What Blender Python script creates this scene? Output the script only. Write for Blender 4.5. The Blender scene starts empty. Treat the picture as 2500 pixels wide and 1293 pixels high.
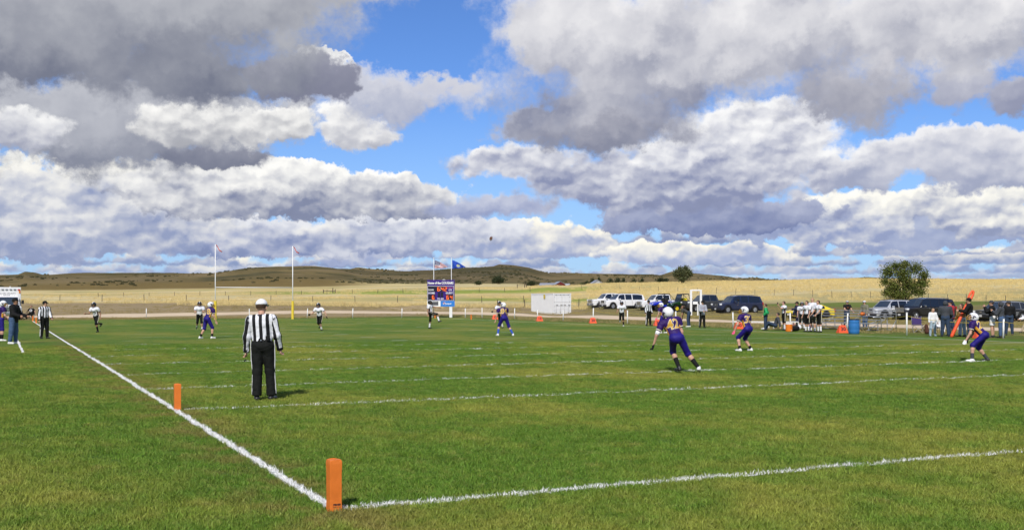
import bpy, bmesh, math, random
import numpy as np
from mathutils import Vector, Matrix, Euler

# ------------------------------------------------------------------ camera, sky, sun, exposure
# World axes: X runs along the end line (to the far sideline), Y along the near sideline.
# Origin = the corner where the near sideline meets the end line.
F_PX, YH, CX0 = 2636.0, 732.0, 1250.0          # calibration in pixels of the 2500 px wide photograph
CAM = Vector((-2.57, -8.94, 1.795))
YAW = math.radians(25.4)                       # camera heading, clockwise from +Y
FWD = Vector((math.sin(YAW), math.cos(YAW), 0)); RGT = Vector((math.cos(YAW), -math.sin(YAW), 0))
scene = bpy.context.scene
C = scene.collection
cam_d = bpy.data.cameras.new("camera"); cam = bpy.data.objects.new("camera", cam_d); C.objects.link(cam)
cam_d.sensor_width = 36.0; cam_d.lens = 36.0 * F_PX / 2500.0
cam_d.shift_y = (YH - 646.5) / 2500.0
cam_d.clip_start = 0.1; cam_d.clip_end = 60000
cam.location = CAM; cam.rotation_euler = (math.pi / 2, 0, -YAW)
scene.camera = cam
scene.view_settings.view_transform = 'Standard'; scene.view_settings.look = 'None'
scene.view_settings.exposure = 0.0; scene.view_settings.gamma = 1.0
scene.view_settings.use_curve_mapping = False
cy = scene.cycles
cy.use_adaptive_sampling = True; cy.adaptive_threshold = 0.02; cy.adaptive_min_samples = 16
cy.max_bounces = 5; cy.diffuse_bounces = 2; cy.glossy_bounces = 3; cy.transmission_bounces = 4
cy.transparent_max_bounces = 8
cy.use_denoising = True
cy.caustics_reflective = False; cy.caustics_refractive = False

SUN_EL = math.radians(43.0)
SHADOW_AZ = YAW + math.radians(11.0)           # compass direction shadows point to (clockwise from +Y)
sun_dir = Vector((-math.sin(SHADOW_AZ) * math.cos(SUN_EL), -math.cos(SHADOW_AZ) * math.cos(SUN_EL), math.sin(SUN_EL)))
sl = bpy.data.lights.new("sun", 'SUN'); sl.energy = 4.2; sl.angle = math.radians(0.8); sl.color = (1.0, 0.95, 0.87)
so = bpy.data.objects.new("sun", sl); C.objects.link(so)
so.rotation_euler = sun_dir.to_track_quat('Z', 'Y').to_euler(); so.location = (0, 0, 60)


class NT:
    """small helper that writes node trees as expressions"""
    def __init__(s, tree): s.t = tree; s.n = tree.nodes; s.l = tree.links
    def put(s, sock, v):
        if isinstance(v, bpy.types.NodeSocket): s.l.new(v, sock)
        elif v is not None: sock.default_value = v
    def m(s, op, a, b=None, c=None, clamp=False):
        n = s.n.new('ShaderNodeMath'); n.operation = op; n.use_clamp = clamp
        for i, v in enumerate((a, b, c)):
            if v is not None: s.put(n.inputs[i], v)
        return n.outputs[0]
    def v(s, op, a, b=None, c=None, out=0):
        n = s.n.new('ShaderNodeVectorMath'); n.operation = op
        for i, x in enumerate((a, b, c)):
            if x is not None: s.put(n.inputs[i], x)
        return n.outputs[out]
    def scale(s, a, f):
        n = s.n.new('ShaderNodeVectorMath'); n.operation = 'SCALE'
        s.put(n.inputs[0], a); s.put(n.inputs['Scale'], f); return n.outputs[0]
    def xyz(s, x=0., y=0., z=0.):
        n = s.n.new('ShaderNodeCombineXYZ')
        for i, q in enumerate((x, y, z)): s.put(n.inputs[i], q)
        return n.outputs[0]
    def sep(s, a):
        n = s.n.new('ShaderNodeSeparateXYZ'); s.put(n.inputs[0], a); return n.outputs
    def mr(s, v, a, b, c=0., d=1., smooth=True):
        n = s.n.new('ShaderNodeMapRange'); n.interpolation_type = 'SMOOTHSTEP' if smooth else 'LINEAR'
        for i, q in enumerate((v, a, b, c, d)): s.put(n.inputs[i], q)
        return n.outputs[0]
    def mix(s, f, a, b, mode='MIX'):
        n = s.n.new('ShaderNodeMix'); n.data_type = 'RGBA'; n.blend_type = mode
        s.put(n.inputs[0], f); s.put(n.inputs[6], a if isinstance(a, bpy.types.NodeSocket) or len(a) == 4 else (*a, 1))
        s.put(n.inputs[7], b if isinstance(b, bpy.types.NodeSocket) or len(b) == 4 else (*b, 1)); return n.outputs[2]
    def noise(s, vec, scale, detail=4., rough=.5, dim='3D', out='Fac', lac=2., dist=0., w=None):
        n = s.n.new('ShaderNodeTexNoise'); n.noise_dimensions = dim
        if vec is not None: s.put(n.inputs['Vector'], vec)
        if w is not None: s.put(n.inputs['W'], w)
        n.inputs['Scale'].default_value = scale; n.inputs['Detail'].default_value = detail
        n.inputs['Roughness'].default_value = rough; n.inputs['Lacunarity'].default_value = lac
        n.inputs['Distortion'].default_value = dist
        return n.outputs[out]
    def voro(s, vec, scale, detail=0., rough=.5, dim='2D', feature='F1', out='Distance', rand=1.):
        n = s.n.new('ShaderNodeTexVoronoi'); n.voronoi_dimensions = dim; n.feature = feature
        s.put(n.inputs['Vector'], vec); n.inputs['Scale'].default_value = scale
        if 'Detail' in n.inputs: n.inputs['Detail'].default_value = detail; n.inputs['Roughness'].default_value = rough
        if 'Smoothness' in n.inputs and feature == 'SMOOTH_F1': n.inputs['Smoothness'].default_value = .5
        n.inputs['Randomness'].default_value = rand
        return n.outputs[out]
    def ramp(s, f, stops):
        n = s.n.new('ShaderNodeValToRGB'); e = n.color_ramp.elements
        while len(e) < len(stops): e.new(.5)
        for q, (p, c) in zip(e, stops): q.position = p; q.color = (*c, 1) if len(c) == 3 else c
        s.put(n.inputs[0], f); return n.outputs[0]
    def new(s, kind): return s.n.new(kind)

def lin(*c):
    return tuple(((x / 255) / 12.92 if x / 255 <= .04045 else ((x / 255 + .055) / 1.055) ** 2.4) for x in c)


def build_world():
    w = bpy.data.worlds.new("World"); scene.world = w; w.use_nodes = True
    w.cycles.sampling_method = 'MANUAL'; w.cycles.sample_map_resolution = 512
    g = NT(w.node_tree); g.n.clear()
    out = g.new('ShaderNodeOutputWorld'); bg = g.new('ShaderNodeBackground'); g.l.new(bg.outputs[0], out.inputs[0])
    STR = 0.1
    bg.inputs[1].default_value = STR
    sky = g.new('ShaderNodeTexSky'); sky.sky_type = 'NISHITA'; sky.sun_disc = False
    sky.sun_elevation = SUN_EL; sky.sun_rotation = SHADOW_AZ + math.pi
    sky.altitude = 900; sky.air_density = 1.0; sky.dust_density = 0.35; sky.ozone_density = 3.0
    d = g.new('ShaderNodeTexCoord').outputs['Generated']
    dz = g.m('MAXIMUM', g.sep(d)[2], 0.0)
    dx = g.v('DOT_PRODUCT', d, tuple(RGT), out=1); dy = g.v('DOT_PRODUCT', d, tuple(FWD), out=1)
    az = g.m('MULTIPLY', g.m('ARCTAN2', dx, dy), 180 / math.pi)
    el = g.m('MULTIPLY', g.m('ARCSINE', dz), 180 / math.pi)
    # the cloud field repeats mirrored every 60 degrees of compass so it carries on all round
    az = g.m('SUBTRACT', g.m('PINGPONG', g.m('ADD', az, 390.0), 60.0), 30.0)
    p = g.xyz(az, el, 0.)
    AZ = lambda x: math.degrees(math.atan((x - CX0) / F_PX))
    EL = lambda y: math.degrees(math.atan((YH - y) / F_PX))
    K = math.degrees(1 / F_PX)
    # shared turbulence, in degrees; three sizes of cloud lumps
    c1 = g.v('SUBTRACT', g.noise(p, .33, 3., .55, out='Color'), (.5, .5, .5))
    c2 = g.v('SUBTRACT', g.noise(p, 1.35, 6., .62, out='Color'), (.5, .5, .5))
    warp_big = g.v('ADD', p, g.v('ADD', g.v('MULTIPLY', c1, (4.6, 2.4, 0)), g.v('MULTIPLY', c2, (2.1, 1.9, 0))))
    warp_mid = g.v('ADD', p, g.v('ADD', g.v('MULTIPLY', c1, (1.6, .9, 0)), g.v('MULTIPLY', c2, (1.5, 1.25, 0))))
    warp_sml = g.v('ADD', p, g.v('ADD', g.v('MULTIPLY', c1, (1.0, .30, 0)), g.v('MULTIPLY', c2, (.95, .62, 0))))
    # cauliflower relief: lumps, and the same shifted towards the light; their difference is the lit side
    def relief(pp, sc, shift, kv, kn):
        q = g.v('ADD', pp, g.v('MULTIPLY', c2, (.5 / sc, .5 / sc, 0)))
        a = g.voro(q, sc, 1., .42, feature='SMOOTH_F1')
        b = g.voro(g.v('ADD', q, (-shift * .45, shift, 0)), sc, 1., .42, feature='SMOOTH_F1')
        n = g.noise(q, sc * .8, 3., .45); m = g.noise(g.v('ADD', q, (-shift * .5, shift * 1.3, 0)), sc * .8, 3., .45)
        return a, g.m('ADD', g.m('MULTIPLY', g.m('SUBTRACT', b, a), kv), g.m('MULTIPLY', g.m('SUBTRACT', n, m), kn))
    lump_b, lit_b = relief(p, .30, .6, .35, 2.2)
    lump_s, lit_s = relief(g.v('MULTIPLY', p, (.9, 1.25, 1)), .78, .26, .55, 2.6)
    fine = g.noise(p, 3.2, 5., .6)
    fine0 = g.m('SUBTRACT', fine, .5)
    lowf = g.m('SUBTRACT', g.sep(c1)[2], 0.0)
    env = {'b': (warp_big, lump_b, lit_b, 1.0), 'm': (warp_mid, g.m('ADD', g.m('MULTIPLY', lump_b, .4), g.m('MULTIPLY', lump_s, .6)),
            g.m('ADD', g.m('MULTIPLY', lit_b, .5), g.m('MULTIPLY', lit_s, .7)), .7), 's': (warp_sml, lump_s, lit_s, .45)}
    sepw = {k: g.sep(e[0]) for k, e in env.items()}
    hz = g.mr(el, 0., 7., 1., 0.)
    # clear sky, milkier towards the horizon
    deep = g.mix(1.0, sky.outputs[0], (.62, .86, 1.28), 'MULTIPLY')
    blue = g.mix(g.m('MULTIPLY', g.mr(el, -1, 12., 1., 0.), .72), deep, tuple(x / STR for x in lin(168, 202, 240)))
    state = {'col': blue}

    def shade(t, lit, lump, top, base, gain, dens):
        """t: 0 at the base .. 1 at the top of a cloud"""
        k = g.m('ADD', t, g.m('MULTIPLY', lit, gain * .62))
        k = g.m('ADD', k, g.m('MULTIPLY', fine0, .09))
        k = g.m('ADD', k, g.m('MULTIPLY', lowf, .75))
        k = g.m('ADD', k, g.m('MULTIPLY', g.mr(dens, .05, .55, 1., 0.), g.m('MULTIPLY', t, .38, clamp=True)))
        mixc = lambda f: tuple(b_ + (t_ - b_) * f for t_, b_ in zip(top, base))
        n = g.ramp(g.m('MULTIPLY_ADD', k, .60, .16), [(0.0, tuple(x * .94 for x in base)), (.16, base), (.36, mixc(.30)), (.56, mixc(.66)), (.80, top), (1., tuple(min(1.0, x * 1.06) for x in top))])
        return n

    def cloud(size, ells, yb, yt, top, base, soft=.14, amp=.55, gain=1.3, opac=1.0, flat=None):
        wv, lump, lit, _ = env[size]
        f = None
        for (x, y, rx, ry) in ells:
            ra, re = rx * K, ry * K
            q = g.v('MULTIPLY_ADD', wv, (1 / ra, 1 / re, 0), (-AZ(x) / ra, -EL(y) / re, 0))
            v = g.v('LENGTH', q, out=1)
            f = v if f is None else g.m('SMOOTH_MIN', f, v, .35)
        dens = g.m('SUBTRACT', 1.0, f)
        dens = g.m('ADD', dens, g.m('MULTIPLY', g.m('SUBTRACT', .45, lump), amp))
        dens = g.m('ADD', dens, g.m('MULTIPLY', fine0, .26))
        vb, vt = EL(yb), EL(yt)
        t = g.m('DIVIDE', g.m('SUBTRACT', sepw[size][1], vb), vt - vb)
        if flat is not None:     # flat cloud base
            dens = g.m('MINIMUM', dens, g.m('MULTIPLY', g.m('ADD', t, flat), 2.2))
        a = g.m('MULTIPLY', g.mr(dens, 0., soft), opac)
        col = shade(t, lit, lump, lin(*top), lin(*base), gain, dens)
        col = g.scale(col, 1 / STR)
        state['col'] = g.mix(a, state['col'], col)

    def band(yb, h, seed, cover, top, base, sc=.22, soft=.3, gain=1.25):
        """a row of cumulus near the horizon, all round the compass"""
        vb, hh = EL(yb), h * K
        px, py, _ = sepw['s']
        prof = g.noise(g.xyz(px, seed * 7.3, seed), sc, 3., .6, dim='2D')
        lump, lit = env['s'][1], env['s'][2]
        hgt = g.m('MULTIPLY', g.m('SUBTRACT', prof, 1 - cover), 3.0)           # cloud height in units of h
        t = g.m('DIVIDE', g.m('SUBTRACT', py, vb), hh)
        dens = g.m('SUBTRACT', hgt, t)
        dens = g.m('ADD', dens, g.m('MULTIPLY', g.m('SUBTRACT', .45, lump), .8))
        dens = g.m('ADD', dens, g.m('MULTIPLY', fine0, .5))
        dens = g.m('MINIMUM', dens, g.m('MULTIPLY', g.m('ADD', t, .06), 2.5))
        a = g.mr(dens, 0., soft)
        col = g.scale(shade(g.m('ADD', g.m('MULTIPLY', t, .95), -.06), lit, lump, lin(*top), lin(*base), gain, dens), 1 / STR)
        state['col'] = g.mix(a, state['col'], col)

    W1, G1 = (255, 251, 238), (156, 168, 200)
    band(686, 24, 1.0, .86, (236, 236, 236), (170, 186, 216), .5, soft=.6)
    band(672, 34, 2.0, .84, (250, 246, 234), (156, 172, 208), .40, soft=.5)
    band(652, 44, 3.0, .76, (255, 251, 238), (146, 162, 200), .30, soft=.4)
    band(628, 54, 4.0, .72, (255, 251, 238), (142, 157, 197), .24)
    band(598, 62, 5.0, .66, (248, 247, 242), (140, 153, 191), .20)
    # middle rows
    cloud('s', [(1290, 585, 215, 54), (1180, 604, 130, 36), (1420, 600, 110, 40)], 630, 530, W1, (160, 172, 206), gain=1.7, flat=.02)
    cloud('s', [(850, 615, 150, 38), (930, 605, 80, 34)], 648, 580, W1, (164, 176, 210), gain=1.7, flat=.02)
    cloud('s', [(1650, 620, 210, 36), (1820, 622, 130, 36)], 652, 580, W1, (168, 181, 214), gain=1.7, flat=.02)
    cloud('m', [(2200, 568, 460, 52)], 616, 490, (196, 204, 224), (150, 163, 200), flat=.04)
    cloud('s', [(2090, 535, 190, 72), (1990, 575, 120, 38)], 614, 465, (255, 253, 244), (152, 164, 200), gain=1.7, flat=.02)
    cloud('s', [(2350, 515, 200, 70), (2440, 560, 130, 44)], 594, 460, (255, 253, 244), (150, 160, 192), gain=1.7, flat=.02)
    cloud('m', [(640, 585, 330, 56), (930, 575, 300, 52), (1150, 560, 160, 40)], 632, 520, (232, 234, 240), (136, 149, 188), flat=.02, gain=2.)
    cloud('m', [(150, 510, 330, 125), (60, 590, 260, 70), (360, 555, 230, 80), (420, 450, 200, 60)], 634, 392, (252, 250, 243), (150, 162, 196), gain=1.6)
    cloud('m', [(640, 474, 310, 82), (900, 478, 230, 70), (480, 462, 210, 78), (1030, 500, 100, 52), (720, 430, 160, 44)], 546, 388, (255, 254, 250), (134, 142, 170), gain=1.8, flat=.0)
    cloud('s', [(570, 588, 120, 40), (800, 566, 90, 28)], 624, 535, (248, 246, 240), (160, 171, 205), soft=.6, opac=.75, gain=1.7, flat=.02)
    cloud('s', [(140, 545, 130, 40), (260, 600, 100, 26)], 590, 495, (248, 247, 242), (170, 178, 205), gain=1.7, flat=.02, opac=.7, soft=.6)
    cloud('m', [(1240, 500, 170, 36), (1130, 520, 120, 34)], 545, 450, (206, 211, 228), (150, 161, 198), soft=.45)
    cloud('m', [(2080, 438, 150, 50), (2330, 392, 250, 62), (2430, 440, 220, 60)], 490, 330, (236, 236, 240), (164, 171, 196), soft=.25)
    cloud('m', [(1740, 528, 320, 58)], 582, 470, (178, 185, 210), (120, 132, 174), flat=.04, gain=1.2)
    cloud('m', [(1790, 390, 350, 135), (1480, 440, 280, 82), (1260, 398, 210, 50), (1860, 315, 210, 76), (1660, 470, 340, 66)],
          530, 225, (250, 250, 251), (142, 150, 182), gain=1.8, soft=.3)
    # upper left
    cloud('b', [(300, 345, 450, 125), (150, 285, 340, 100), (520, 285, 340, 84)], 436, 205, (206, 208, 215), (138, 143, 160), soft=.4, gain=.9)
    cloud('m', [(30, 350, 130, 66)], 420, 278, (246, 246, 246), (168, 172, 190), gain=1.8, soft=.35)
    cloud('m', [(520, 395, 170, 32)], 422, 350, (150, 153, 168), (120, 125, 145), soft=.3, gain=.6)
    cloud('m', [(560, 318, 230, 60), (440, 328, 120, 58), (690, 308, 90, 46)], 390, 236, (254, 253, 250), (176, 178, 186), gain=1.9, flat=.1, soft=.28)
    cloud('m', [(862, 325, 122, 48), (840, 295, 76, 46)], 366, 254, (255, 254, 252), (178, 181, 194), gain=1.6, flat=.05, soft=.28)
    cloud('b', [(980, 240, 230, 66), (860, 215, 130, 70)], 305, 150, (230, 230, 236), (172, 179, 202), soft=.5, gain=1.0)
    cloud('m', [(770, 165, 100, 52)], 230, 112, (255, 255, 254), (215, 215, 220), gain=1.0)
    cloud('m', [(735, 195, 170, 74)], 258, 115, (150, 152, 170), (124, 127, 148), soft=.25, gain=.6)
    cloud('b', [(250, 60, 660, 235), (560, 30, 400, 165), (60, 190, 380, 90), (480, 200, 330, 80), (800, -25, 210, 84)],
          268, -60, (194, 196, 202), (120, 125, 143), soft=.5, gain=.9, amp=.35)
    # upper right
    cloud('m', [(2340, 250, 100, 70), (2480, 285, 90, 54)], 315, 185, (200, 202, 214), (150, 155, 180), soft=.35, gain=.8)
    cloud('b', [(1100, 200, 150, 40), (1300, 300, 130, 44)], 340, 150, (216, 217, 226), (180, 186, 208), soft=.6, gain=.8)
    cloud('b', [(1550, 125, 440, 215), (1920, 100, 580, 215), (2330, 90, 320, 190), (1480, 275, 330, 100), (1340, 60, 210, 150), (2080, 255, 170, 92), (1330, 300, 150, 50)],
          362, -70, (240, 239, 241), (142, 147, 169), soft=.5, gain=1.35, amp=.45)
    cloud('b', [(2090, 265, 165, 84), (1500, 322, 270, 60)], 356, 150, (212, 211, 217), (138, 142, 162), soft=.6, gain=.9)
    # above the frame the broken cumulus goes on, seen from below
    zc = g.m('MAXIMUM', dz, .12)
    pl = g.xyz(g.m('DIVIDE', dx, zc), g.m('DIVIDE', dy, zc), 3.7)
    n1 = g.noise(pl, .75, 5., .55)
    cov = g.m('MULTIPLY', g.mr(n1, .47, .58), g.mr(el, 15., 22.))
    colp = g.ramp(n1, [(.45, lin(238, 238, 240)), (.6, lin(176, 178, 186)), (.75, lin(128, 130, 142))])
    state['col'] = g.mix(cov, state['col'], g.scale(colp, 1 / STR))
    g.l.new(state['col'], bg.inputs[0])


build_world()

# ------------------------------------------------------------------ helpers
def ray(px, py):
    return FWD + RGT * ((px - CX0) / F_PX) + Vector((0, 0, 1)) * ((YH - py) / F_PX)
def at(px, depth, py=None):
    """point at a forward depth, on the terrain unless an image row is given"""
    p = CAM + ray(px, YH if py is None else py) * depth
    if py is None: p.z = height(p.x, p.y)
    return p
def gp(px, py):
    """pixel of a ground contact -> point on the flat ground"""
    d = F_PX * CAM.z / (py - YH)
    p = CAM + ray(px, py) * d; p.z = 0; return p
def depth_of(p): return (Vector((p[0], p[1], 0)) - Vector((CAM.x, CAM.y, 0))).dot(FWD)

MATS = {}
def mat(name, col, rough=.7, metal=0., spec=.35, var=.12, vscale=6., bump=0., bscale=60., coat=0., sheen=0., rough_var=0.):
    if name in MATS: return MATS[name]
    m = bpy.data.materials.new(name); m.use_nodes = True; g = NT(m.node_tree)
    b = g.n['Principled BSDF']; tc = g.new('ShaderNodeTexCoord').outputs['Object']
    n = g.noise(tc, vscale, 4., .6)
    lo = tuple(c * (1 - var) for c in col); hi = tuple(min(1, c * (1 + var)) for c in col)
    g.l.new(g.mix(n, lo, hi), b.inputs['Base Color'])
    b.inputs['Roughness'].default_value = rough; b.inputs['Metallic'].default_value = metal
    b.inputs['Specular IOR Level'].default_value = spec; b.inputs['Coat Weight'].default_value = coat
    if coat: b.inputs['Coat Roughness'].default_value = .05
    if sheen: b.inputs['Sheen Weight'].default_value = sheen
    if rough_var: g.l.new(g.mr(n, .2, .8, rough - rough_var, rough + rough_var), b.inputs['Roughness'])
    if bump:
        bn = g.new('ShaderNodeBump'); bn.inputs['Strength'].default_value = bump; bn.inputs['Distance'].default_value = .01
        g.l.new(g.noise(tc, bscale, 3., .6), bn.inputs['Height']); g.l.new(bn.outputs[0], b.inputs['Normal'])
    MATS[name] = m; return m

class MB:
    """collects shapes, then links them as one mesh object"""
    def __init__(s): s.v = []; s.f = []; s.mi = []
    def add(s, vs, fs, mi=0):
        o = len(s.v); s.v += [tuple(x) for x in vs]; s.f += [tuple(i + o for i in f) for f in fs]; s.mi += [mi] * len(fs); return s
    def box(s, c, size, rot=None, mi=0, taper=1.0):
        hx, hy, hz = (q / 2 for q in size); c = Vector(c)
        vs = [Vector((x * hx * (taper if z > 0 else 1), y * hy * (taper if z > 0 else 1), z * hz)) for z in (-1, 1) for y in (-1, 1) for x in (-1, 1)]
        if rot is not None: vs = [rot @ q for q in vs]
        return s.add([q + c for q in vs], [(0, 2, 3, 1), (4, 5, 7, 6), (0, 1, 5, 4), (2, 6, 7, 3), (0, 4, 6, 2), (1, 3, 7, 5)], mi)
    def tube(s, pts, r, n=8, mi=0, caps=True):
        pts = [Vector(p) for p in pts]; rs = r if isinstance(r, (list, tuple)) else [r] * len(pts); vs = []; fs = []
        for i, p in enumerate(pts):
            d = (pts[min(i + 1, len(pts) - 1)] - pts[max(i - 1, 0)]).normalized()
            u = d.orthogonal().normalized() if i == 0 else (u - d * u.dot(d)).normalized()
            w = d.cross(u)
            for k in range(n):
                a = 2 * math.pi * k / n; vs.append(p + (u * math.cos(a) + w * math.sin(a)) * rs[i])
        for i in range(len(pts) - 1):
            for k in range(n): fs.append((i * n + k, i * n + (k + 1) % n, (i + 1) * n + (k + 1) % n, (i + 1) * n + k))
        if caps: fs.append(tuple(range(n - 1, -1, -1))); fs.append(tuple((len(pts) - 1) * n + k for k in range(n)))
        return s.add(vs, fs, mi)
    def sphere(s, c, r, nu=12, nv=8, rot=None, mi=0, keep=None):
        r = (r, r, r) if not isinstance(r, (list, tuple)) else r; vs = []; fs = []; c = Vector(c)
        for j in range(nv + 1):
            ph = math.pi * j / nv
            for i in range(nu):
                a = 2 * math.pi * i / nu; vs.append(Vector((math.sin(ph) * math.cos(a), math.sin(ph) * math.sin(a), math.cos(ph))))
        for j in range(nv):
            for i in range(nu):
                q = (j * nu + i, (j + 1) * nu + i, (j + 1) * nu + (i + 1) % nu, j * nu + (i + 1) % nu)
                if keep is None or keep(sum((vs[k] for k in q), Vector()) / 4): fs.append(q)
        vs = [Vector((q.x * r[0], q.y * r[1], q.z * r[2])) for q in vs]
        if rot is not None: vs = [rot @ q for q in vs]
        return s.add([q + c for q in vs], fs, mi)
    def prism(s, poly, y0, y1, axis='y', mi=0):
        """polygon (a,b) pushed along an axis; y: (x,z) polygon, x: (y,z), z: (x,y)"""
        def P(a, b, t): return {'y': (a, t, b), 'x': (t, a, b), 'z': (a, b, t)}[axis]
        n = len(poly); vs = [P(a, b, y0) for a, b in poly] + [P(a, b, y1) for a, b in poly]
        return s.add(vs, [tuple(range(n)), tuple(range(2 * n - 1, n - 1, -1))] + [(i, i + n, (i + 1) % n + n, (i + 1) % n) for i in range(n)], mi)
    def build(s, name, mats, parent=None, smooth=False, bevel=0., loc=None):
        me = bpy.data.meshes.new(name); me.from_pydata(s.v, [], s.f)
        for m in (mats if isinstance(mats, (list, tuple)) else [mats]): me.materials.append(m)
        if any(s.mi): me.polygons.foreach_set('material_index', s.mi)
        bm = bmesh.new(); bm.from_mesh(me); bmesh.ops.recalc_face_normals(bm, faces=bm.faces)
        if bevel: bmesh.ops.bevel(bm, geom=[e for e in bm.edges if e.is_manifold and e.calc_face_angle(0) > .5], offset=bevel, segments=2, affect='EDGES', profile=.6)
        bm.to_mesh(me); bm.free()
        if smooth: me.polygons.foreach_set('use_smooth', [True] * len(me.polygons))
        me.update()
        o = bpy.data.objects.new(name, me); C.objects.link(o)
        if parent is not None: o.parent = parent
        if loc is not None: o.location = loc
        return o

def np_mesh(name, v, f, mats, parent=None, smooth=True):
    me = bpy.data.meshes.new(name)
    v = np.asarray(v, np.float32); f = np.asarray(f, np.int32); k = f.shape[1]
    me.vertices.add(len(v)); me.vertices.foreach_set('co', v.ravel())
    me.loops.add(f.size); me.loops.foreach_set('vertex_index', f.ravel())
    me.polygons.add(len(f)); me.polygons.foreach_set('loop_start', np.arange(0, f.size, k, dtype=np.int32))
    me.polygons.foreach_set('use_smooth', np.full(len(f), smooth))
    for m in (mats if isinstance(mats, (list, tuple)) else [mats]): me.materials.append(m)
    me.update(calc_edges=True); me.validate()
    o = bpy.data.objects.new(name, me); C.objects.link(o)
    if parent is not None: o.parent = parent
    return o

def tag(o, label, cat, group=None, kind=None):
    if label: o['label'] = label
    if cat: o['category'] = cat
    if group: o['group'] = group
    if kind: o['kind'] = kind
    return o
def thing(name, label, cat, loc=(0, 0, 0), rz=0., group=None):
    o = bpy.data.objects.new(name, None); C.objects.link(o); o.location = loc; o.rotation_euler = (0, 0, rz)
    o.empty_display_size = .2
    return tag(o, label, cat, group)

def text_mesh(s, size, fat=0., align='CENTER'):
    """vertices and faces of a line of lettering in its own XY plane"""
    cu = bpy.data.curves.new('lettering', 'FONT'); cu.body = s; cu.size = size; cu.align_x = align; cu.align_y = 'CENTER'; cu.offset = fat
    cu.resolution_u = 2; cu.fill_mode = 'FRONT'
    o = bpy.data.objects.new('lettering', cu); me = o.to_mesh()
    v = [q.co.copy() for q in me.vertices]; f = [tuple(p.vertices) for p in me.polygons]
    o.to_mesh_clear(); bpy.data.objects.remove(o); bpy.data.curves.remove(cu)
    return v, f
def letter(name, s, size, origin, xdir, up, m, parent, fat=0., width=None, lift=0.004, align='CENTER', squash=1.):
    """lettering laid on a surface: origin, reading direction, up direction"""
    v, f = text_mesh(s, size, fat, align); x = Vector(xdir).normalized(); u = Vector(up).normalized(); n = x.cross(u)
    if width:
        xs = [q.x for q in v]; k = width / (max(xs) - min(xs)); 
        for q in v: q.x *= k
    b = MB(); b.add([Vector(origin) + x * q.x * squash + u * q.y + n * lift for q in v], f)
    return b.build(name, m, parent)

# ------------------------------------------------------------------ terrain
_cols = [-400, 0, 250, 450, 700, 1000, 1250, 1350, 1500, 1800, 2100, 2500, 2900]
_rings = [0, 104, 112, 122, 138, 150, 170, 200, 250, 300, 340, 420, 600, 900, 1500, 2000, 2600, 4000, 30000]
FL = None
_tab = {
 #       104  112  122  138  150  170  200  250  300  340  420  600  900  1500 2000 2600 4000
 -400: [FL, FL, 762, 745, 741, 739, 735, 731, 726, 722, 717, 708, 693, 674, 676, 682, 700],
 0:    [FL, FL, 762, 745, 741, 739, 735, 731, 726, 722, 717, 708, 693, 673, 676, 682, 700],
 250:  [FL, FL, 762, 745, 741, 738, 734, 730, 725, 721, 716, 707, 690, 669, 674, 682, 700],
 450:  [FL, FL, 762, 745, 741, 737, 733, 729, 724, 719, 713, 704, 689, 668, 674, 682, 700],
 700:  [FL, FL, 763, 747, 743, 739, 734, 727, 721, 716, 709, 700, 681, 653, 662, 682, 700],
 1000: [FL, FL, 764, 754, 747, 741, 733, 724, 717, 711, 703, 694, 690, 672, 665, 682, 700],
 1250: [FL, FL, 765, 757, 750, 742, 732, 721, 714, 708, 701, 694, 691, 665, 650, 682, 700],
 1350: [FL, FL, 770, 765, 757, 745, 733, 719, 708, 701, 697, 704, 700, 680, 664, 684, 700],
 1500: [FL, 772, 764, 753, 747, 742, 733, 715, 702, 694, 692, 704, 700, 680, 671, 684, 700],
 1800: [FL, 771, 763, 750, 745, 738, 722, 703, 690, 687, 690, 697, 697, 686, 679, 690, 700],
 2100: [FL, 771, 762, 749, 742, 733, 715, 694, 683, 681, 686, 697, 697, 690, 686, 692, 700],
 2500: [FL, 770, 761, 748, 740, 729, 709, 690, 683, 684, 690, 697, 699, 694, 690, 694, 700],
 2900: [FL, 770, 761, 748, 740, 729, 709, 690, 683, 684, 690, 697, 699, 694, 690, 694, 700],
}
_hz = np.zeros((len(_cols), len(_rings)))
for i, c in enumerate(_cols):
    for j, r in enumerate(_rings[1:-1]):
        y = _tab[c][j]
        _hz[i, j + 1] = 0. if y is None else CAM.z + (YH - y) * r / F_PX
    _hz[i, -1] = 60.
def vnoise(x, y, seed=0):
    """smooth value noise on numpy arrays"""
    xi = np.floor(x).astype(np.int64); yi = np.floor(y).astype(np.int64); fx = x - xi; fy = y - yi
    fx = fx * fx * (3 - 2 * fx); fy = fy * fy * (3 - 2 * fy)
    def h(a, b):
        n = (a * 374761393 + b * 668265263 + seed * 1442695041) & 0xffffffff
        n = ((n ^ (n >> 13)) * 1274126177) & 0xffffffff
        return ((n ^ (n >> 16)) & 0xffff) / 65535.
    return (h(xi, yi) * (1 - fx) + h(xi + 1, yi) * fx) * (1 - fy) + (h(xi, yi + 1) * (1 - fx) + h(xi + 1, yi + 1) * fx) * fy
def fbm(x, y, oct=4, seed=0):
    s = 0; a = .5
    for k in range(oct): s = s + a * vnoise(x * 2 ** k, y * 2 ** k, seed + k); a *= .5
    return s
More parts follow.
